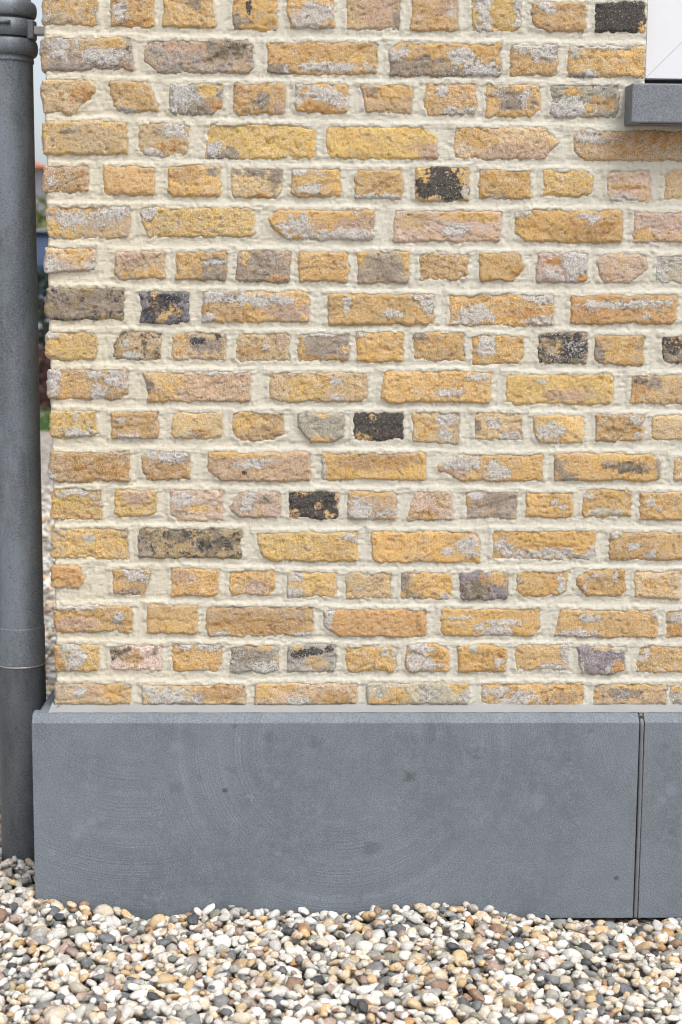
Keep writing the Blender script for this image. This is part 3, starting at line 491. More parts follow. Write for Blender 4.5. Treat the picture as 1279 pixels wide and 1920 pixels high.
    for r in rows:
        p = V[ring].copy(); p[:, 1] = r
        if b['corner']:
            k = (fbm(p[:, 1]+r, p[:, 2], 60, 3, sd_)-0.5)*0.006; p[:, 0] += k*(p[:, 0] < cx0)
        vs.append(p); new = np.arange(len(ring))+nvt; nvt += len(ring)
        a, c = prev, new; a2, c2 = np.roll(a, -1), np.roll(c, -1)
        qs.append(np.stack([a, c, c2, a2], -1)); prev = new
        tn.append(tone.reshape(-1, 3)[ring]); mks.append(mkv[ring])
    me = raw_mesh('brick', np.concatenate(vs), np.concatenate(qs), MB)
    vcol(me, 'tone', np.concatenate(tn)); vcol(me, 'marks', np.clip(np.concatenate(mks), 0, 1))
    return child('brick', me, wall)
for b in bricks:
    build_brick(b, 0.0021 if (b['row'] >= 0 and b['idx'] != 99) else 0.004)

# side of the wall round the corner: simple bricks in the same courses
SB = []
def side_brick(y0, y1, z0, z1, xf, seed):
    ny, nz = max(6, int((y1-y0)/0.006)), 10
    yy, zz = np.meshgrid(np.linspace(y0, y1, ny), np.linspace(z0, z1, nz))
    d = np.minimum(np.minimum(yy-y0, y1-yy), np.minimum(zz-z0, z1-zz))
    h = -0.003+0.0095*(1-np.exp(-d/0.004)) + 0.004*(fbm(yy, zz, 60, 3, seed)-0.5)
    idx = np.arange(ny*nz).reshape(nz, ny); V = np.stack([xf-h.ravel(), yy.ravel(), zz.ravel()], 1)
    Q = np.stack([idx[:-1, :-1], idx[1:, :-1], idx[1:, 1:], idx[:-1, 1:]], -1).reshape(-1, 4)
    t = np.ones((ny*nz, 3))*alb(TONE[random.choice('tobynty')])*np.array([1.25, 1.33, 1.53])
    mk = np.zeros((ny*nz, 3)); mk[:, 0] = 0.15+0.9*(fbm(yy, zz, 45, 3, seed+7).ravel()-0.4); SB.append((V, Q, t*(0.9+0.2*fbm(yy, zz, 40, 3, seed+3).reshape(-1, 1)), np.clip(mk, 0, 1)))
ZB = AZ(640, 1323); ZTOP = zb0+pitch*3
for ri in range(18):
    b = [b for b in bricks if b['row'] == ri and b['idx'] == 0][0]; q = b['q']
    y = 0.10 if (q['tr'][0]-q['tl'][0]) > 0.12 else 0.208
    L = 0.205
    for j in range(7):
        y += 0.016
        if y < 1.5: side_brick(y, min(y+L, 1.598), q['bl'][1], q['tl'][1], q['tl'][0]+0.003, ri*9+j); y += L

off = np.cumsum([0]+[len(a[0]) for a in SB])
me = raw_mesh('side_brickwork', np.concatenate([a[0] for a in SB]), np.concatenate([a[1]+o_ for a, o_ in zip(SB, off)]), MB)
vcol(me, 'tone', np.concatenate([a[2] for a in SB])); vcol(me, 'marks', np.concatenate([a[3] for a in SB]))
o = child('side_brickwork', me, wall); o['kind'] = 'stuff'
# ------------------------------------------------------------------ mortar
def xleft(z):
    return XL0 + 0.0042 + (fbm(z*0+3.3, z, 26, 3, 301)-0.5)*0.008
def build_mortar():
    res = 0.00255
    xs = np.concatenate([XL0+0.010+np.arange(0, WRIGHT-XL0-0.01, res)]); zs = np.arange(ZB-0.006, ZTOP, res)
    zs = zs[(zs < ZTOP)]
    X, Z = np.meshgrid(xs, zs)
    dab = np.full(X.shape, 9.0); dbl = np.full(X.shape, 9.0); ins = np.full(X.shape, -9.0); dside = np.full(X.shape, 9.0)
    wx, wz = warp(X, Z); Xw, Zw = X-wx, Z-wz
    for b in bricks:
        q = b['q']; x0 = min(q['tl'][0], q['bl'][0]); x1 = max(q['tr'][0], q['br'][0]); zt = (q['tl'][1]+q['tr'][1])/2; zb = (q['bl'][1]+q['br'][1])/2
        i0, i1 = np.searchsorted(xs, [x0-0.022, x1+0.022]); j0, j1 = np.searchsorted(zs, [zb-0.030, zt+0.030])
        if i1 <= i0 or j1 <= j0: continue
        sl = (slice(j0, j1), slice(i0, i1)); xx, zz = Xw[sl], Zw[sl]
        near = (X[sl] > x0-0.010) & (X[sl] < x1+0.010)
        a = Z[sl]-zt; dab[sl] = np.where(near & (a > -0.004), np.minimum(dab[sl], np.abs(a)), dab[sl])
        c = zb-Z[sl]; dbl[sl] = np.where(near & (c > -0.004), np.minimum(dbl[sl], np.abs(c)), dbl[sl])
        d = inside(b, xx, zz); ins[sl] = np.maximum(ins[sl], d)
    n1 = fbm(X, Z, 30, 3, 401)-0.5; n2 = fbm(X, Z*4, 60, 3, 402)-0.5; n3 = fbm(X, Z, 260, 2, 403)-0.5; n4 = fbm(X, Z, 90, 3, 404)-0.5
    h = np.full(X.shape, 0.0012)
    lip = 0.0038+0.0022*n1*2
    h += 0.0019*np.exp(-((dab-lip)/0.0040)**2)*(0.85+1.2*n1)            # struck ridge over each course
    h += 0.0002*np.exp(-(dab/0.0036)**2)
    h -= 0.0014*np.exp(-(dbl/0.0070)**1.5)                              # recess under each course
    out = np.clip(-ins, 0, 1)
    h += 0.0007*np.exp(-(out/0.0035)**2)*(0.6+2.0*n4)                   # mortar dragged on the arrises
    h -= 0.0012*sst(0.003, 0.008, np.minimum(out, 0.008))
    h += 0.0016*n1+0.0006*n2+0.0014*n3+0.0009*n4
    h -= 0.0014*sst(0.74, 0.86, vn(X*130, Z*170, 444))
    h += 0.0030*n3*np.exp(-(np.abs(ins)/0.004)**2)
    h -= 0.013*sst(0.0026, 0.0075, ins+0.0030*n4+0.0020*n3)
    Y = -h
    nx0 = X.shape[1]
    # corner return: more columns wrapped round the corner and back along the side
    zc = zs[:, None]; xl = xleft(zs)[:, None]
    hs_ = h[:, 0:1]
    cols = []
    rec = np.zeros_like(zs)
    for b in bricks:
        if b['corner']:
            zt, zb_ = b['q']['tl'][1], b['q']['bl'][1]
            rec = np.maximum(rec, sst(0.0, 0.006, np.minimum(zs-zb_-0.002, zt-0.002-zs)))
    rec = rec[:, None]
    yb = [1.6, 1.0, 0.6, 0.45]+list(np.arange(0.40, 0.012, -0.008))
    for y in yb:
        nn = (fbm(np.full_like(zs, y), zs, 40, 3, 501)-0.5)[:, None]*0.004
        cols.append(np.concatenate([xl+0.001+nn+rec*0.012, np.full_like(xl, y), zc], 1))
    for a in (0.15, 0.45, 0.75, 0.95):
        t = a*math.pi/2
        cols.append(np.concatenate([XL0+0.010-(XL0+0.010-xl)*math.cos(t)*1.0+rec*0.006, 0.010*(1-math.sin(t))+hs_*0-(hs_)*math.sin(t), zc], 1))
    side = np.stack(cols, 1)
    main = np.stack([X, Y, Z], -1)
    G = np.concatenate([side, main], 1); nz, nx = G.shape[:2]
    idx = np.arange(nz*nx).reshape(nz, nx)
    Q = np.stack([idx[:-1, :-1], idx[:-1, 1:], idx[1:, 1:], idx[1:, :-1]], -1)
    cx = (G[:-1, :-1, 0]+G[1:, 1:, 0])/2; cz = (G[:-1, :-1, 2]+G[1:, 1:, 2])/2
    keep = ~((cx > XOPEN-0.001) & (cz > AZ(1240, 190)))
    return child('mortar', raw_mesh('mortar', G.reshape(-1, 3), Q[keep], MM), wall)
build_mortar()
ZS1 = AZ(1240, 190)
child('wall_core', box_mesh('wall_core', XL0+0.016, XOPEN, 0.016, 0.30, ZB-0.01, ZTOP, MM), wall)
child('wall_core', box_mesh('wall_core', XOPEN, WRIGHT, 0.016, 0.30, ZB-0.01, ZS1, MM), wall)
child('wall_core', box_mesh('wall_core', XL0+0.016, XL0+0.3, 0.30, 1.6, ZB-0.01, ZTOP, MM), wall)

# ------------------------------------------------------------------ plinth
ZPT = AZ(640, 1337, YP+0.015)            # level of the ledge
ZC1 = AZ(640, 1355.5, YP)                # lower edge of the chamfer
ZPB = AZ(1100, 1722, YP)                 # underside of the slabs
XPL = AX(60, 1400, YP)
XJ = (AX(1204, 1345, YP)+AX(1192.5, 1715, YP))/2
plinth = thing('stone_plinth', 'blue-grey honed stone plinth with pale chamfered top edge under the bricks', 'plinth', (XPL, YP, ZPB))
def slab(x0, x1, mitre=False):
    c = 0.015; cz = ZPT-ZC1
    prof = [(YP, ZPB), (YP, ZC1), (YP+c, ZPT), (YP+0.03+0.01, ZPT), (YP+0.04, ZPB)]
    return prism_x('stone_slab', prof, x0, x1, MS)
o = child('stone_slab', slab(XPL, XJ-0.0052), plinth); bevel(o, 0.0012)
o = child('stone_slab', slab(XJ+0.0052, WRIGHT+0.3), plinth); bevel(o, 0.0012)
# slab round the corner
c = 0.012
pr = [(XPL+0.001, ZPB), (XPL+0.001, ZC1), (XPL+0.001+c, ZPT-0.001), (XPL+0.034, ZPT-0.001), (XPL+0.034, ZPB)]
v = [(x, YP+0.0415, z) for x, z in pr]+[(x, 1.6, z) for x, z in pr]; n = 5
me = bpy.data.meshes.new('stone_slab'); me.from_pydata(v, [], [(i, i+n, (i+1) % n+n, (i+1) % n) for i in range(n)]+[tuple(range(n)), tuple(range(n, 2*n))[::-1]])
me.materials.append(MS); me.update(); o = child('stone_slab', me, plinth); bevel(o, 0.001)
# rounded kit cord in the joint
ln = 60; zz = np.linspace(ZPB+0.002, ZC1, ln); path = [(XJ+0.0007*math.sin(9*z), YP+0.0008, z) for z in zz]+[(XJ, YP+0.0010+0.0155*k, ZC1+(ZPT-ZC1)*k) for k in (0.25, 0.5, 0.75, 1.0)]
sg = 10; vv = []
for i, p in enumerate(path):
    r = 0.0037*(1+0.06*math.sin(i*0.9)) if i < len(path)-1 else 0.0034
    for k in range(sg):
        a = 2*math.pi*k/sg; vv.append((p[0]+r*math.cos(a), p[1]+r*math.sin(a)*0.8, p[2]+(0.3*r*math.sin(a) if i >= ln else 0)))
qq = [(i*sg+k, i*sg+(k+1) % sg, (i+1)*sg+(k+1) % sg, (i+1)*sg+k) for i in range(len(path)-1) for k in range(sg)]
child('joint_cord', raw_mesh('joint_cord', vv, qq, MJ), plinth)
child('joint_backing', box_mesh('joint_backing', XJ-0.0049, XJ+0.0049, YP+0.006, YP+0.035, ZPB+0.001, ZPT-0.004, MSOIL), plinth)
# sloping sealant between ledge and brick
def sealant():
    xs = np.arange(XPL+0.030, WRIGHT+0.1, 0.005); ts = np.linspace(0, 1, 8); X, T = np.meshgrid(xs, ts)
    wv = (fbm(X, X*0, 18, 3, 601)-0.5)
    Yv = (YP+0.0155) + (0.0+0.008-(YP+0.0155))*T
    Zv = ZPT+0.0006 + (ZB-ZPT+0.0035+0.005*wv)*T**1.6 + 0.0006*fbm(X, T*0.1, 60, 2, 9)
    nz, nx = X.shape; idx = np.arange(nz*nx).reshape(nz, nx)
    Q = np.stack([idx[:-1, :-1], idx[:-1, 1:], idx[1:, 1:], idx[1:, :-1]], -1).reshape(-1, 4)
    child('sealant_strip', raw_mesh('sealant_strip', np.stack([X, Yv, Zv], -1).reshape(-1, 3), Q, MSE), plinth)
    ys = np.arange(YP+0.045, 1.6, 0.02); ts = np.linspace(0, 1, 5); Y, T = np.meshgrid(ys, ts)
    Xv = XPL+0.030+(XL0+0.012-XPL-0.030)*T; Zv = ZPT+0.0004+(ZB-ZPT+0.003)*T**1.6
    nz, nx = Y.shape; idx = np.arange(nz*nx).reshape(nz, nx)
    Q = np.stack([idx[:-1, :-1], idx[1:, :-1], idx[1:, 1:], idx[:-1, 1:]], -1).reshape(-1, 4)
    child('sealant_strip', raw_mesh('sealant_strip', np.stack([Xv, Y, Zv], -1).reshape(-1, 3), Q, MSE), plinth)
sealant()
child('foundation', box_mesh('foundation', XPL+0.04, WRIGHT+0.3, YP+0.042, 0.3, -0.3, ZPT-0.004, MSOIL), plinth)

# ------------------------------------------------------------------ sill and window frame
PR = 0.064
XSL = AX(1185, 190, -PR); ZST = AZ(1230, 156, -PR); ZSB = AZ(1230, 229.5, -PR)
sill = thing('window_sill', 'blue-grey stone window sill projecting from the bricks under the white frame', 'window sill', (XSL, -PR, ZSB))
v = []
for x0 in (XSL,):
    prof = [(-PR, ZSB), (-PR, ZST-0.001), (-PR+0.003, ZST), (0.12, ZST+0.006), (0.12, ZSB)]
me = prism_x('sill_slab', prof, XSL, XSL+0.9, MSL); o = child('sill_slab', me, sill); bevel(o, 0.002)
me = prism_x('groove_shade', [(-PR+0.012, ZSB+0.004), (-PR+0.012, ZSB-0.0005), (-PR+0.02, ZSB-0.0005), (-PR+0.02, ZSB+0.004)], XSL+0.02, XSL+0.88, MSOIL); child('groove_shade', me, sill)  # solid dark strip, its colour imitates the shade inside a groove

YF = 0.028
XF0 = AX(1212.5, 80, YF); ZF0 = AZ(1240, 147, YF)
frame = thing('window_frame', 'white painted window frame corner with a diagonal mitre joint above the sill', 'window frame', (XF0, YF, ZF0))
wf = 0.135
def frame_piece(name, pts):
    n = len(pts); v = [(x, YF, z) for x, z in pts]+[(x, YF+0.06, z) for x, z in pts]
    me = bpy.data.meshes.new(name); me.from_pydata(v, [], [tuple(range(n))[::-1], tuple(range(n, 2*n))]+[(i, (i+1) % n, (i+1) % n+n, i+n) for i in range(n)])
    me.materials.append(MW); me.update(); o = child(name, me, frame); bevel(o, 0.0005, 2)
zt = ZTOP-0.005; g_ = 0.0
frame_piece('stile', [(XF0, ZF0+0.0003), (XF0+wf-g_, ZF0+wf+0.0003), (XF0+wf-g_, zt), (XF0, zt)])
frame_piece('rail', [(XF0+0.0002, ZF0), (XF0+0.8, ZF0), (XF0+0.8, ZF0+wf-g_), (XF0+wf+0.0002, ZF0+wf-g_)])
gl = N('window_glass'); gl.b.inputs['Transmission Weight'].default_value = 0.6; gl.done((0.05, 0.06, 0.07), None, 0.05)
child('glass_pane', box_mesh('glass_pane', XF0+wf-0.01, XF0+0.8, YF+0.028, YF+0.034, ZF0+wf-0.01, zt, gl.m), frame)
child('gap_shade', box_mesh('gap_shade', XF0+0.001, XF0+0.8, YF+0.022, YF+0.055, ZST+0.004, ZF0+0.004, MK), frame)  # black strip standing in for the shaded cavity between frame and sill

# ------------------------------------------------------------------ downpipe
YD = 0.16; RP = 0.0475
XD = AX(66.3, 300, YD)-RP*1.03
pipe = thing('downpipe', 'weathered grey zinc downpipe standing beside the left corner of the wall', 'downpipe', (XD, YD, 0))
def pz(y): return AZ(20, y, YD-0.02)
def bead(zc, r0, R, hz, n=12):
    return [(r0+(R-r0)*math.sin(math.pi*k/n)**0.7, zc+hz*math.cos(math.pi*k/n)) for k in range(n+1)]
zt1 = pz(1176); 
child('pipe_tube', lathe('pipe_tube', [(RP, pz(116)-0.0), (RP, zt1-0.004)], XD, YD, MZ), pipe)
child('pipe_tube', lathe('pipe_tube', [(RP-0.003, pz(-160)), (RP-0.003, pz(4))], XD, YD, MZ), pipe)
# sleeve with two rolled beads
sl = [(RP-0.003, pz(-8))]+bead(pz(17), RP+0.000, RP+0.0095, 0.0155)+[(RP-0.001, pz(36)), (RP-0.001, pz(70))]+bead(pz(88), RP, RP+0.0105, 0.0165)+[(RP+0.0012, pz(106)), (RP+0.0024, pz(113)), (RP+0.0024, pz(115)), (RP, pz(116))]
child('pipe_sleeve', lathe('pipe_sleeve', sl, XD, YD, MZ), pipe)
child('pipe_collar', lathe('pipe_collar', [(RP, zt1+0.0006), (RP+0.0013, zt1), (RP+0.0016, zt1-0.0006), (RP+0.0016, zt1-0.003), (RP+0.0017, pz(1243)), (RP+0.0017, pz(1246)), (RP, pz(1247))], XD, YD, MZ), pipe)
child('pipe_collar', lathe('pipe_collar', [(RP+0.0002, pz(1245)), (RP+0.0026, pz(1246)), (RP+0.0026, pz(1248)), (RP+0.0002, pz(1249))], XD, YD, MST), pipe)
child('pipe_base', lathe('pipe_base', [(RP+0.0015, pz(1247)), (RP+0.0015, -0.12)], XD, YD, MZD), pipe)
clamp = child('pipe_clamp', lathe('pipe_clamp', [(RP+0.006, pz(37)), (RP+0.0085, pz(37.5)), (RP+0.0085, pz(69)), (RP+0.006, pz(69.5))], XD, YD, MZ), pipe)
def sub(name, me):
    o = bpy.data.objects.new(name, me); COL.objects.link(o); o.parent = clamp; return o
zl = pz(56); 
o = sub('wall_lug', box_mesh('wall_lug', XD+RP+0.002, XD+RP+0.075, YD-0.030, YD+0.0, zl-0.0085, zl+0.0060, MST)); bevel(o, 0.001)
o = sub('clamp_flange', box_mesh('clamp_flange', XD+RP-0.006, XD+RP+0.0085, YD-0.034, YD+0.004, pz(74), pz(38), MZ)); bevel(o, 0.003)
bz = pz(47)
bm_ = lathe('clamp_bolt', [(0.0001, -0.030), (0.0036, -0.030), (0.0036, 0.010), (0.0001, 0.010)], 0, 0, MZD, 12)
o = bpy.data.objects.new('clamp_bolt', bm_); COL.objects.link(o); o.parent = clamp
o.matrix_parent_inverse = Matrix.Identity(4); o.location = (XD+0.006, YD-RP-0.012, bz); o.rotation_euler = (0, math.radians(90), 0)

# ------------------------------------------------------------------ ground and gravel
def mesh_grid_ground():
    xs = np.array([-450, -60, -12, -4, -1.6, -0.8, 0, 0.8, 1.6, 4, 12, 60., 450]); ys = np.array([-300, -30, -8, -3, -1.5, 0, 1.5, 4, 10, 30, 450.])
    X, Y = np.meshgrid(xs, ys); idx = np.arange(X.size).reshape(X.shape)
    Q = np.stack([idx[:-1, :-1], idx[:-1, 1:], idx[1:, 1:], idx[1:, :-1]], -1).reshape(-1, 4)
    return raw_mesh('ground', np.stack([X.ravel(), Y.ravel(), np.full(X.size, -0.034)], 1), Q, MG, False)
ground = link('ground', mesh_grid_ground()); ground['kind'] = 'structure'

cx_ = [0, 62, 100, 150, 200, 245, 300, 345, 400, 430, 500, 560, 640, 700, 760, 830, 880, 930, 1000, 1060, 1150, 1230, 1279]
cy_ = [1672, 1676, 1680, 1688, 1698, 1708, 1718, 1712, 1700, 1698, 1706, 1706, 1704, 1700, 1696, 1692, 1693, 1703, 1718, 1726, 1728, 1724, 1720]
cxw = [AX(a, 1700, YP) for a in cx_]; czw = [AZ(a, b, YP) for a, b in zip(cx_, cy_)]
BACKZ = AZ(20, 1622, YD-RP)-0.004
def ghei(x, y):
    """level of the gravel"""
    near = np.interp(x, cxw, czw)
    k = np.exp(-np.abs(y-YP)/0.16)
    return near*k + BACKZ*sst(XPL+0.02, XPL-0.05, x)*sst(YP+0.02, YP+0.16, y)*sst(1.2, 0.5, y) + 0.016*(fbm(x, y, 4.5, 2, 705)-0.5)*(1-k) - 0.001

def ico(sub_):
    import bmesh
    bm = bmesh.new(); bmesh.ops.create_icosphere(bm, subdivisions=sub_, radius=1.0)
    v = np.array([p.co[:] for p in bm.verts]); f = np.array([[q.index for q in p.verts] for p in bm.faces]); bm.free(); return v, f
def shapes(v, n, seed):
    r = np.random.default_rng(seed); out = []
    for k in range(n):
        p = v.copy(); m_ = int(r.integers(4, 11))
        for j in range(m_):
            nn = r.normal(size=3); nn /= np.linalg.norm(nn); d = r.uniform(0.50, 0.88); e = p@nn
            over = np.clip(e-d, 0, None); p = p-nn*(over*0.97)[:, None]
        for j in range(5):
            nn = r.normal(size=3)*(1 if j < 2 else 2.4); p = p*(1+(0.08 if j < 2 else 0.035)*np.sin(p@nn*1.6+r.uniform(0, 6)))[:, None]
        e = np.array([1.0, r.uniform(0.55, 0.92), r.uniform(0.40, 0.74)])
        out.append(p/np.abs(p).max(0)*e)
    return out
I1, I2 = ico(1), ico(2); SH1, SH2 = shapes(I1[0], 24, 5), shapes(I2[0], 48, 6)
PEB = [((244,242,236),(228,222,210),34), ((244,242,238),(232,226,216),20), ((226,212,188),(240,232,216),16), ((222,198,160),(240,230,212),9),
       ((220,186,138),(236,214,180),6), ((206,162,112),(182,140,100),2), ((176,172,164),(206,202,194),12), ((140,142,142),(166,166,162),8),
       ((112,116,120),(140,142,144),3.5), ((76,79,84),(104,106,110),2), ((160,130,110),(186,156,134),3), ((182,158,144),(206,186,172),4), ((150,150,134),(176,174,156),2)]
PW = np.array([p[2] for p in PEB], float); PW /= PW.sum()
def scatter(x0, x1, y0, y1, n, lo, hi, seed, hide, cell=0.004, pool=9, hm=None):
    """drop pebbles one by one onto the lowest of a few random spots"""
    r = np.random.default_rng(seed)
    nx, ny = int((x1-x0)/cell), int((y1-y0)/cell)
    if hm is None:
        gx, gy = np.meshgrid(x0+np.arange(nx)*cell, y0+np.arange(ny)*cell); hm = ghei(gx, gy)-0.024
    out = []
    for k in range(n):
        a = float(np.clip(r.lognormal(math.log((lo*hi)**0.5), 0.40), lo*0.65, hi*1.25)); si = int(r.integers(48))
        e = np.abs(SH2[si]).max(0); b_, c_ = a*e[1], a*e[2]; ang = r.uniform(0, math.pi)
        best = None
        for t in range(pool):
            px, py = r.uniform(x0, x1), r.uniform(y0, y1)
            if hide(px, py, b_): continue
            i, j = int((px-x0)/cell), int((py-y0)/cell)
            if not (0 <= i < nx and 0 <= j < ny): continue
            hgt = hm[j, i]-float(ghei(px, py))
            if best is None or hgt < best[0]: best = (hgt, px, py, i, j)
        if best is None: continue
        _, px, py, i, j = best
        rc = int(a/cell)+1; i0, i1, j0, j1 = max(0, i-rc), min(nx, i+rc+1), max(0, j-rc), min(ny, j+rc+1)
        gx, gy = np.meshgrid(x0+np.arange(i0, i1)*cell-px, y0+np.arange(j0, j1)*cell-py)
        ca, sa = math.cos(ang), math.sin(ang); q2 = ((gx*ca+gy*sa)/a)**2+((-gx*sa+gy*ca)/b_)**2; mk = q2 < 0.80
        if not mk.any(): continue
        th = c_*np.sqrt(np.clip(1-q2, 0, 1)); sub_ = hm[j0:j1, i0:i1]
        z = np.quantile((sub_+th)[mk], 0.72)
        if z+c_ > float(ghei(px, py))+0.012: continue
        hm[j0:j1, i0:i1] = np.where(mk, np.maximum(sub_, z+th*0.9), sub_)
        out.append((px, py, z, a, ang, si, r.normal(0, 0.33), r.normal(0, 0.33)))
    return out, hm
def pebble_pts(p, base):
    px, py, z, a, ang, si, tx, ty = p
    v = base[si % len(base)]*a
    cx, sx, cy, sy, cz, sz = math.cos(tx), math.sin(tx), math.cos(ty), math.sin(ty), math.cos(ang), math.sin(ang)
    Rx = np.array([[1, 0, 0], [0, cx, -sx], [0, sx, cx]]); Ry = np.array([[cy, 0, sy], [0, 1, 0], [-sy, 0, cy]]); Rz = np.array([[cz, -sz, 0], [sz, cz, 0], [0, 0, 1]])
    return v@(Rz@Ry@Rx).T
crng = np.random.default_rng(99)
def ptone():
    i = crng.choice(len(PEB), p=PW); j = 1+0.12*crng.normal(); j = min(max(j, 0.8), 1.14)
    a, b = alb(PEB[i][0])*j, alb(PEB[i][1])*j
    if crng.random() < 0.20 and i < 4: b = alb((224, 186, 132))*j
    return np.minimum(a, 0.80), np.minimum(b, 0.80)
BUF = [[], [], [], []]; OFF = [0]
def stuff(ps, base, faces):
    vs, fs, ta, tb = BUF; off = OFF[0]
    for p in ps:
        v = pebble_pts(p, base)+np.array(p[:3]); a, b = ptone()
        vs.append(v); fs.append(faces+off); off += len(v); ta.append(np.tile(a, (len(v), 1))); tb.append(np.tile(b, (len(v), 1)))
    OFF[0] = off
def hide_front(x, y, r): return (y+r*0.8 > YP-0.001 and x > XPL-r*0.8) or ((x-XD)**2+(y-YD)**2 < (RP+r*0.7)**2)
FX0, FX1, FY0, FY1 = -0.80, 0.86, -0.62, 0.42
ps, hm = scatter(FX0, FX1, FY0, FY1, 4800, 0.0090, 0.0195, 11, hide_front)
ps2, hm = scatter(FX0, FX1, FY0, FY1, 4200, 0.0072, 0.0205, 12, hide_front, hm=hm, pool=22)
ps = ps+ps2
# what the photograph can see
def proj(p):
    d = np.array(p)-CAMP; zc = d@_f; return W/2+F*(d@R_)/zc, H/2-F*(d@U_)/zc
vis = []
for p in ps:
    u_, v_ = proj(p[:3]); top = hm[min(hm.shape[0]-1, max(0, int((p[1]-FY0)/0.004))), min(hm.shape[1]-1, max(0, int((p[0]-FX0)/0.004)))]
    expo = p[2]+p[3]*0.45-top
    vis.append((expo > -0.0045, -20 < u_ < 1300 and 1560 < v_ < 1950, p[3]))
order = sorted([i for i, w in enumerate(vis) if w[0] and w[1] and ps[i][1] < 0], key=lambda i: -vis[i][2])
big = set(order[:300])
for i in order[:300]:
    p = ps[i]; me = raw_mesh('pebble', pebble_pts(p, SH2), None, MP, True, I2[1]); a, b = ptone(); n_ = len(me.vertices)
    vcol(me, 'tone', np.tile(a, (n_, 1))); vcol(me, 'tone_b', np.tile(b, (n_, 1)))
    o = link('pebble', me, ground); o.location = p[:3]
hi_ = [p for i, p in enumerate(ps) if i not in big and vis[i][0]]; lo_ = [p for i, p in enumerate(ps) if i not in big and not vis[i][0]]
stuff(hi_, SH2, I2[1]); stuff(lo_, SH1, I1[1])
# coarser patches outside the frame and behind the corner
cc = dict(cell=0.008, pool=4)
for (a0, a1, b0, b1, nn, sd_) in ((-1.5, FX0, -0.9, 1.2, 2600, 21), (FX1, 1.5, -0.9, YP, 1000, 22), (FX0, FX1, -0.95, FY0, 1300, 23), (FX0, XPL, FY1, 5.0, 3300, 24), (-1.75, FX0, 1.2, 7.0, 5200, 25)):
    p_, _ = scatter(a0, a1, b0, b1, nn, 0.011, 0.020, sd_, hide_front, **cc)
    stuff(p_, SH1, I1[1])
me = raw_mesh('gravel', np.concatenate(BUF[0]), None, MP, True, np.concatenate(BUF[1]))
vcol(me, 'tone', np.concatenate(BUF[2])); vcol(me, 'tone_b', np.concatenate(BUF[3]))
gv = link('gravel', me); gv['kind'] = 'stuff'; gv['label'] = 'loose gravel of white, tan and grey pebbles below the stone plinth'; gv['category'] = 'gravel'
print('pebbles', len(ps), len(hi_), 'bricks', len(bricks))

# ------------------------------------------------------------------ far background seen past the corner
def leaves(name, boxes, n, size, mat, parent, seed):
    r = np.random.default_rng(seed); vs = []
    for (x0, x1, y0, y1, z0, z1) in boxes:
        c = r.uniform((x0, y0, z0), (x1, y1, z1), (n, 3)); mid = np.array([(x0+x1)/2, (y0+y1)/2, (z0+z1)/2]); half = np.array([x1-x0, y1-y0, z1-z0])/2
        e = (((c-mid)/half)**2).sum(1)**0.5; keep = (e < 1.15+0.3*r.normal(size=n)) & (e > 0.35); c = c[keep]
        a = r.normal(size=c.shape); a /= np.linalg.norm(a, axis=1)[:, None]; b = np.cross(a, r.normal(size=c.shape)); b /= np.linalg.norm(b, axis=1)[:, None]
        s = (size*r.uniform(0.6, 1.4, len(c)))[:, None]; vs.append(np.stack([c-a*s, c+b*s*0.45, c+a*s, c-b*s*0.45], 1).reshape(-1, 3))
    v = np.concatenate(vs); q = np.arange(len(v)).reshape(-1, 4); child(name, raw_mesh(name, v, q, mat, False), parent)
def bgx(px, Y): return AX(px, 500, Y)
M_HEDGE = mat_plain('olive_leaf', (0.085, 0.105, 0.022), 0.6, var=0.5, scale=7)
M_DARKL = mat_plain('dark_leaf', (0.014, 0.028, 0.016), 0.6, var=0.5, scale=9)
M_RED = mat_plain('brown_leaf', (0.085, 0.040, 0.034), 0.7, var=0.4, scale=9)
M_BARK = mat_plain('bark', (0.08, 0.06, 0.045), 0.9)
M_ROOF = mat_plain('roof_tile', (0.42, 0.13, 0.07), 0.8, var=0.2, scale=4)
M_FAC = mat_plain('grey_render', (0.30, 0.31, 0.35), 0.9, var=0.1, scale=1)
M_CAR = mat_plain('silver_car_paint', (0.38, 0.41, 0.45), 0.25, 0.5, var=0.03)
M_GLS = mat_plain('car_glass', (0.05, 0.08, 0.14), 0.05, 0.3, var=0.05)
M_TYRE = mat_plain('tyre_rubber', (0.015, 0.015, 0.016), 0.8)
M_LAMP = mat_plain('lamp_glass', (0.5, 0.1, 0.08), 0.2)
# low reddish shrub row, dark shrub, hedge
Y1 = 14.0; x = bgx(80, Y1); z1 = AZ(80, 650, Y1)
s = thing('reddish_shrub', 'low brown-red shrub at the far edge of the gravel seen past the corner', 'shrub', (x, Y1, 0))
leaves('foliage', [(x-1.3, x+1.5, Y1-0.35, Y1+0.35, -0.02, z1)], 5000, 0.05, M_RED, s, 1)
child('stem', lathe('stem', [(0.03, -0.04), (0.015, z1*0.7)], x, Y1, M_BARK, 8), s)
Y2 = 15.2; x = bgx(80, Y2); z2 = AZ(80, 508, Y2)
s = thing('dark_shrub', 'dark evergreen shrub behind the low red shrub', 'shrub', (x, Y2, 0))
leaves('foliage', [(x-1.2, x+1.6, Y2-0.5, Y2+0.5, -0.02, z2)], 9000, 0.05, M_DARKL, s, 2)
child('stem', lathe('stem', [(0.05, -0.04), (0.02, z2*0.8)], x, Y2, M_BARK, 8), s)
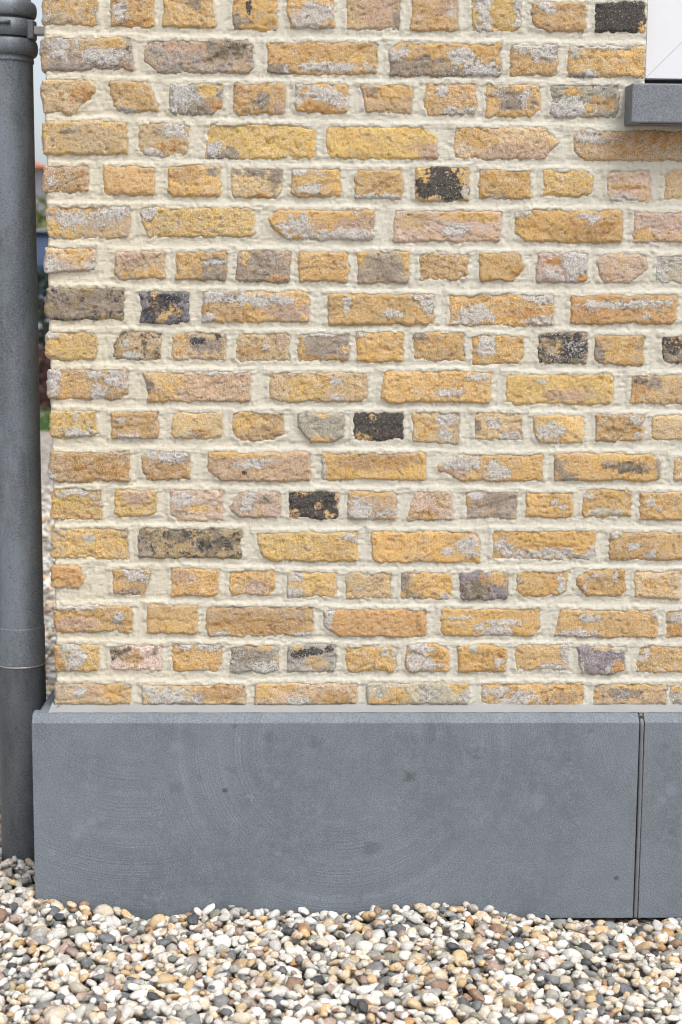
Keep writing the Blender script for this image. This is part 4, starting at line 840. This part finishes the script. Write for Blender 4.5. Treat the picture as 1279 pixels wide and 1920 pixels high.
# parked car
Y3 = 18.0; xc = bgx(80, Y3); zr = AZ(80, 432, Y3)
car = thing('parked_car', 'silver-grey car parked behind the dark shrub, just visible in the gap', 'car', (xc, Y3, 0))
def loft(name, secs, mat, parent):
    n = len(secs[0]); v = [p for s_ in secs for p in s_]; m_ = len(secs)
    q = [(i*n+j, i*n+(j+1) % n, (i+1)*n+(j+1) % n, (i+1)*n+j) for i in range(m_-1) for j in range(n)]
    me = bpy.data.meshes.new(name); me.from_pydata(v, [], q+[tuple(range(n))[::-1], tuple(range((m_-1)*n, m_*n))]); me.materials.append(mat)
    for p in me.polygons: p.use_smooth = True
    me.update(); o = child(name, me, parent); bevel(o, 0.04, 3); return o
def sec(xx, w, z0, z1): return [(xx, Y3-w, z0), (xx, Y3-w*1.02, (z0+z1)/2), (xx, Y3-w*0.9, z1), (xx, Y3+w*0.9, z1), (xx, Y3+w*1.02, (z0+z1)/2), (xx, Y3+w, z0)]
hb = zr*0.58
loft('body', [sec(xc-2.2, 0.75, 0.35, hb*0.75), sec(xc-2.0, 0.9, 0.25, hb*0.86), sec(xc-0.9, 0.92, 0.22, hb), sec(xc+1.6, 0.92, 0.22, hb*1.02), sec(xc+2.2, 0.85, 0.3, hb*0.95)], M_CAR, car)
loft('cabin_glass', [sec(xc-1.0, 0.84, hb-0.03, hb), sec(xc-0.3, 0.76, hb-0.03, zr-0.03), sec(xc+1.5, 0.76, hb-0.03, zr-0.05), sec(xc+2.05, 0.82, hb-0.03, hb)], M_GLS, car)
loft('roof', [sec(xc-0.35, 0.74, zr-0.05, zr-0.03), sec(xc+0.4, 0.76, zr-0.05, zr), sec(xc+1.5, 0.74, zr-0.05, zr-0.02)], M_CAR, car)
for dx in (-1.4, 1.4):
    for dy in (-0.86, 0.86):
        me = lathe('wheel', [(0.01, -0.11), (0.3, -0.11), (0.34, -0.08), (0.34, 0.08), (0.3, 0.11), (0.01, 0.11)], 0, 0, M_TYRE, 24)
        o = link('wheel', me, car); o.location = (dx, dy, 0.31); o.rotation_euler = (math.pi/2, 0, 0)
        r_ = link('rim', lathe('rim', [(0.01, -0.118), (0.2, -0.118), (0.22, -0.10), (0.22, 0.10), (0.2, 0.118), (0.01, 0.118)], 0, 0, MST, 16), o)
for dy in (-0.6, 0.6):
    o = child('headlight', box_mesh('headlight', xc-2.21, xc-2.15, Y3+dy-0.14, Y3+dy+0.14, hb*0.62, hb*0.72, MW), car)
    o = child('tail_light', box_mesh('tail_light', xc+2.17, xc+2.24, Y3+dy-0.12, Y3+dy+0.12, hb*0.7, hb*0.85, M_LAMP), car)
Y4 = 22.0; x = bgx(80, Y4); z4 = AZ(80, 366, Y4)
s = thing('green_hedge', 'tall olive green hedge behind the parked car', 'hedge', (x, Y4, 0))
leaves('foliage', [(x-4+2.2*k, x-1.6+2.2*k, Y4-0.7, Y4+0.7, -0.02, z4+0.12*((k*7) % 3-1)) for k in range(4)], 6000, 0.09, M_HEDGE, s, 3)
for k in range(4): child('stem', lathe('stem', [(0.06, -0.04), (0.03, z4*0.8)], x-2.8+2.2*k, Y4, M_BARK, 8), s)
# house
Y5 = 45.0; xh = bgx(80, Y5); ze = AZ(80, 309, Y5); XRT = bgx(96, Y5); zrf = AZ(66, 292, Y5)
ho = thing('distant_house', 'distant grey house with an orange-red tiled roof beyond the hedge', 'house', (xh, Y5, 0))
child('house_wall', box_mesh('house_wall', xh-9, XRT-0.35, Y5, Y5+8, -0.05, ze, M_FAC), ho)
hr = ze+2.4
me = bpy.data.meshes.new('roof'); me.from_pydata([(xh-9.4, Y5-0.5, ze-0.1), (XRT, Y5-0.5, ze-0.1), (XRT, Y5+8.5, ze-0.1), (xh-9.4, Y5+8.5, ze-0.1), (xh-5.6, Y5+4, hr), (XRT-5.5, Y5+4, hr)], [], [(0, 1, 5, 4), (1, 2, 5), (2, 3, 4, 5), (3, 0, 4), (3, 2, 1, 0)])
me.materials.append(M_ROOF); rf = child('roof', me, ho)
for k in range(3):
    wx_ = xh-7.8+3.0*k
    w_ = child('window', box_mesh('window', wx_, wx_+1.3, Y5-0.06, Y5-0.003, ze-1.9, ze-0.6, MW), ho)
    p_ = bpy.data.objects.new('pane', box_mesh('pane', wx_+0.1, wx_+1.2, Y5-0.075, Y5-0.061, ze-1.8, ze-0.7, M_GLS)); COL.objects.link(p_); p_.parent = w_
# grass tuft at the gravel's far part
Yg = 11.5; xg = bgx(86, Yg); tf = thing('grass_tuft', 'small green grass tuft growing in the gravel behind the corner', 'grass tuft', (xg, Yg, 0))
rg = np.random.default_rng(4); vs = []
for k in range(260):
    a = rg.uniform(0, 6.28); r0 = rg.uniform(0, 0.16); b0 = np.array([xg+r0*math.cos(a), Yg+r0*math.sin(a), -0.03]); tip = b0+np.array([rg.normal(0, 0.05), rg.normal(0, 0.05), rg.uniform(0.08, 0.2)])
    vs += [b0-(0.005, 0, 0), b0+(0.005, 0, 0), tip+(0.001, 0, 0), tip-(0.001, 0, 0)]
child('blades', raw_mesh('blades', np.array(vs), np.arange(len(vs)).reshape(-1, 4), mat_plain('grass_blade', (0.06, 0.14, 0.03), 0.6, var=0.3), False), tf)
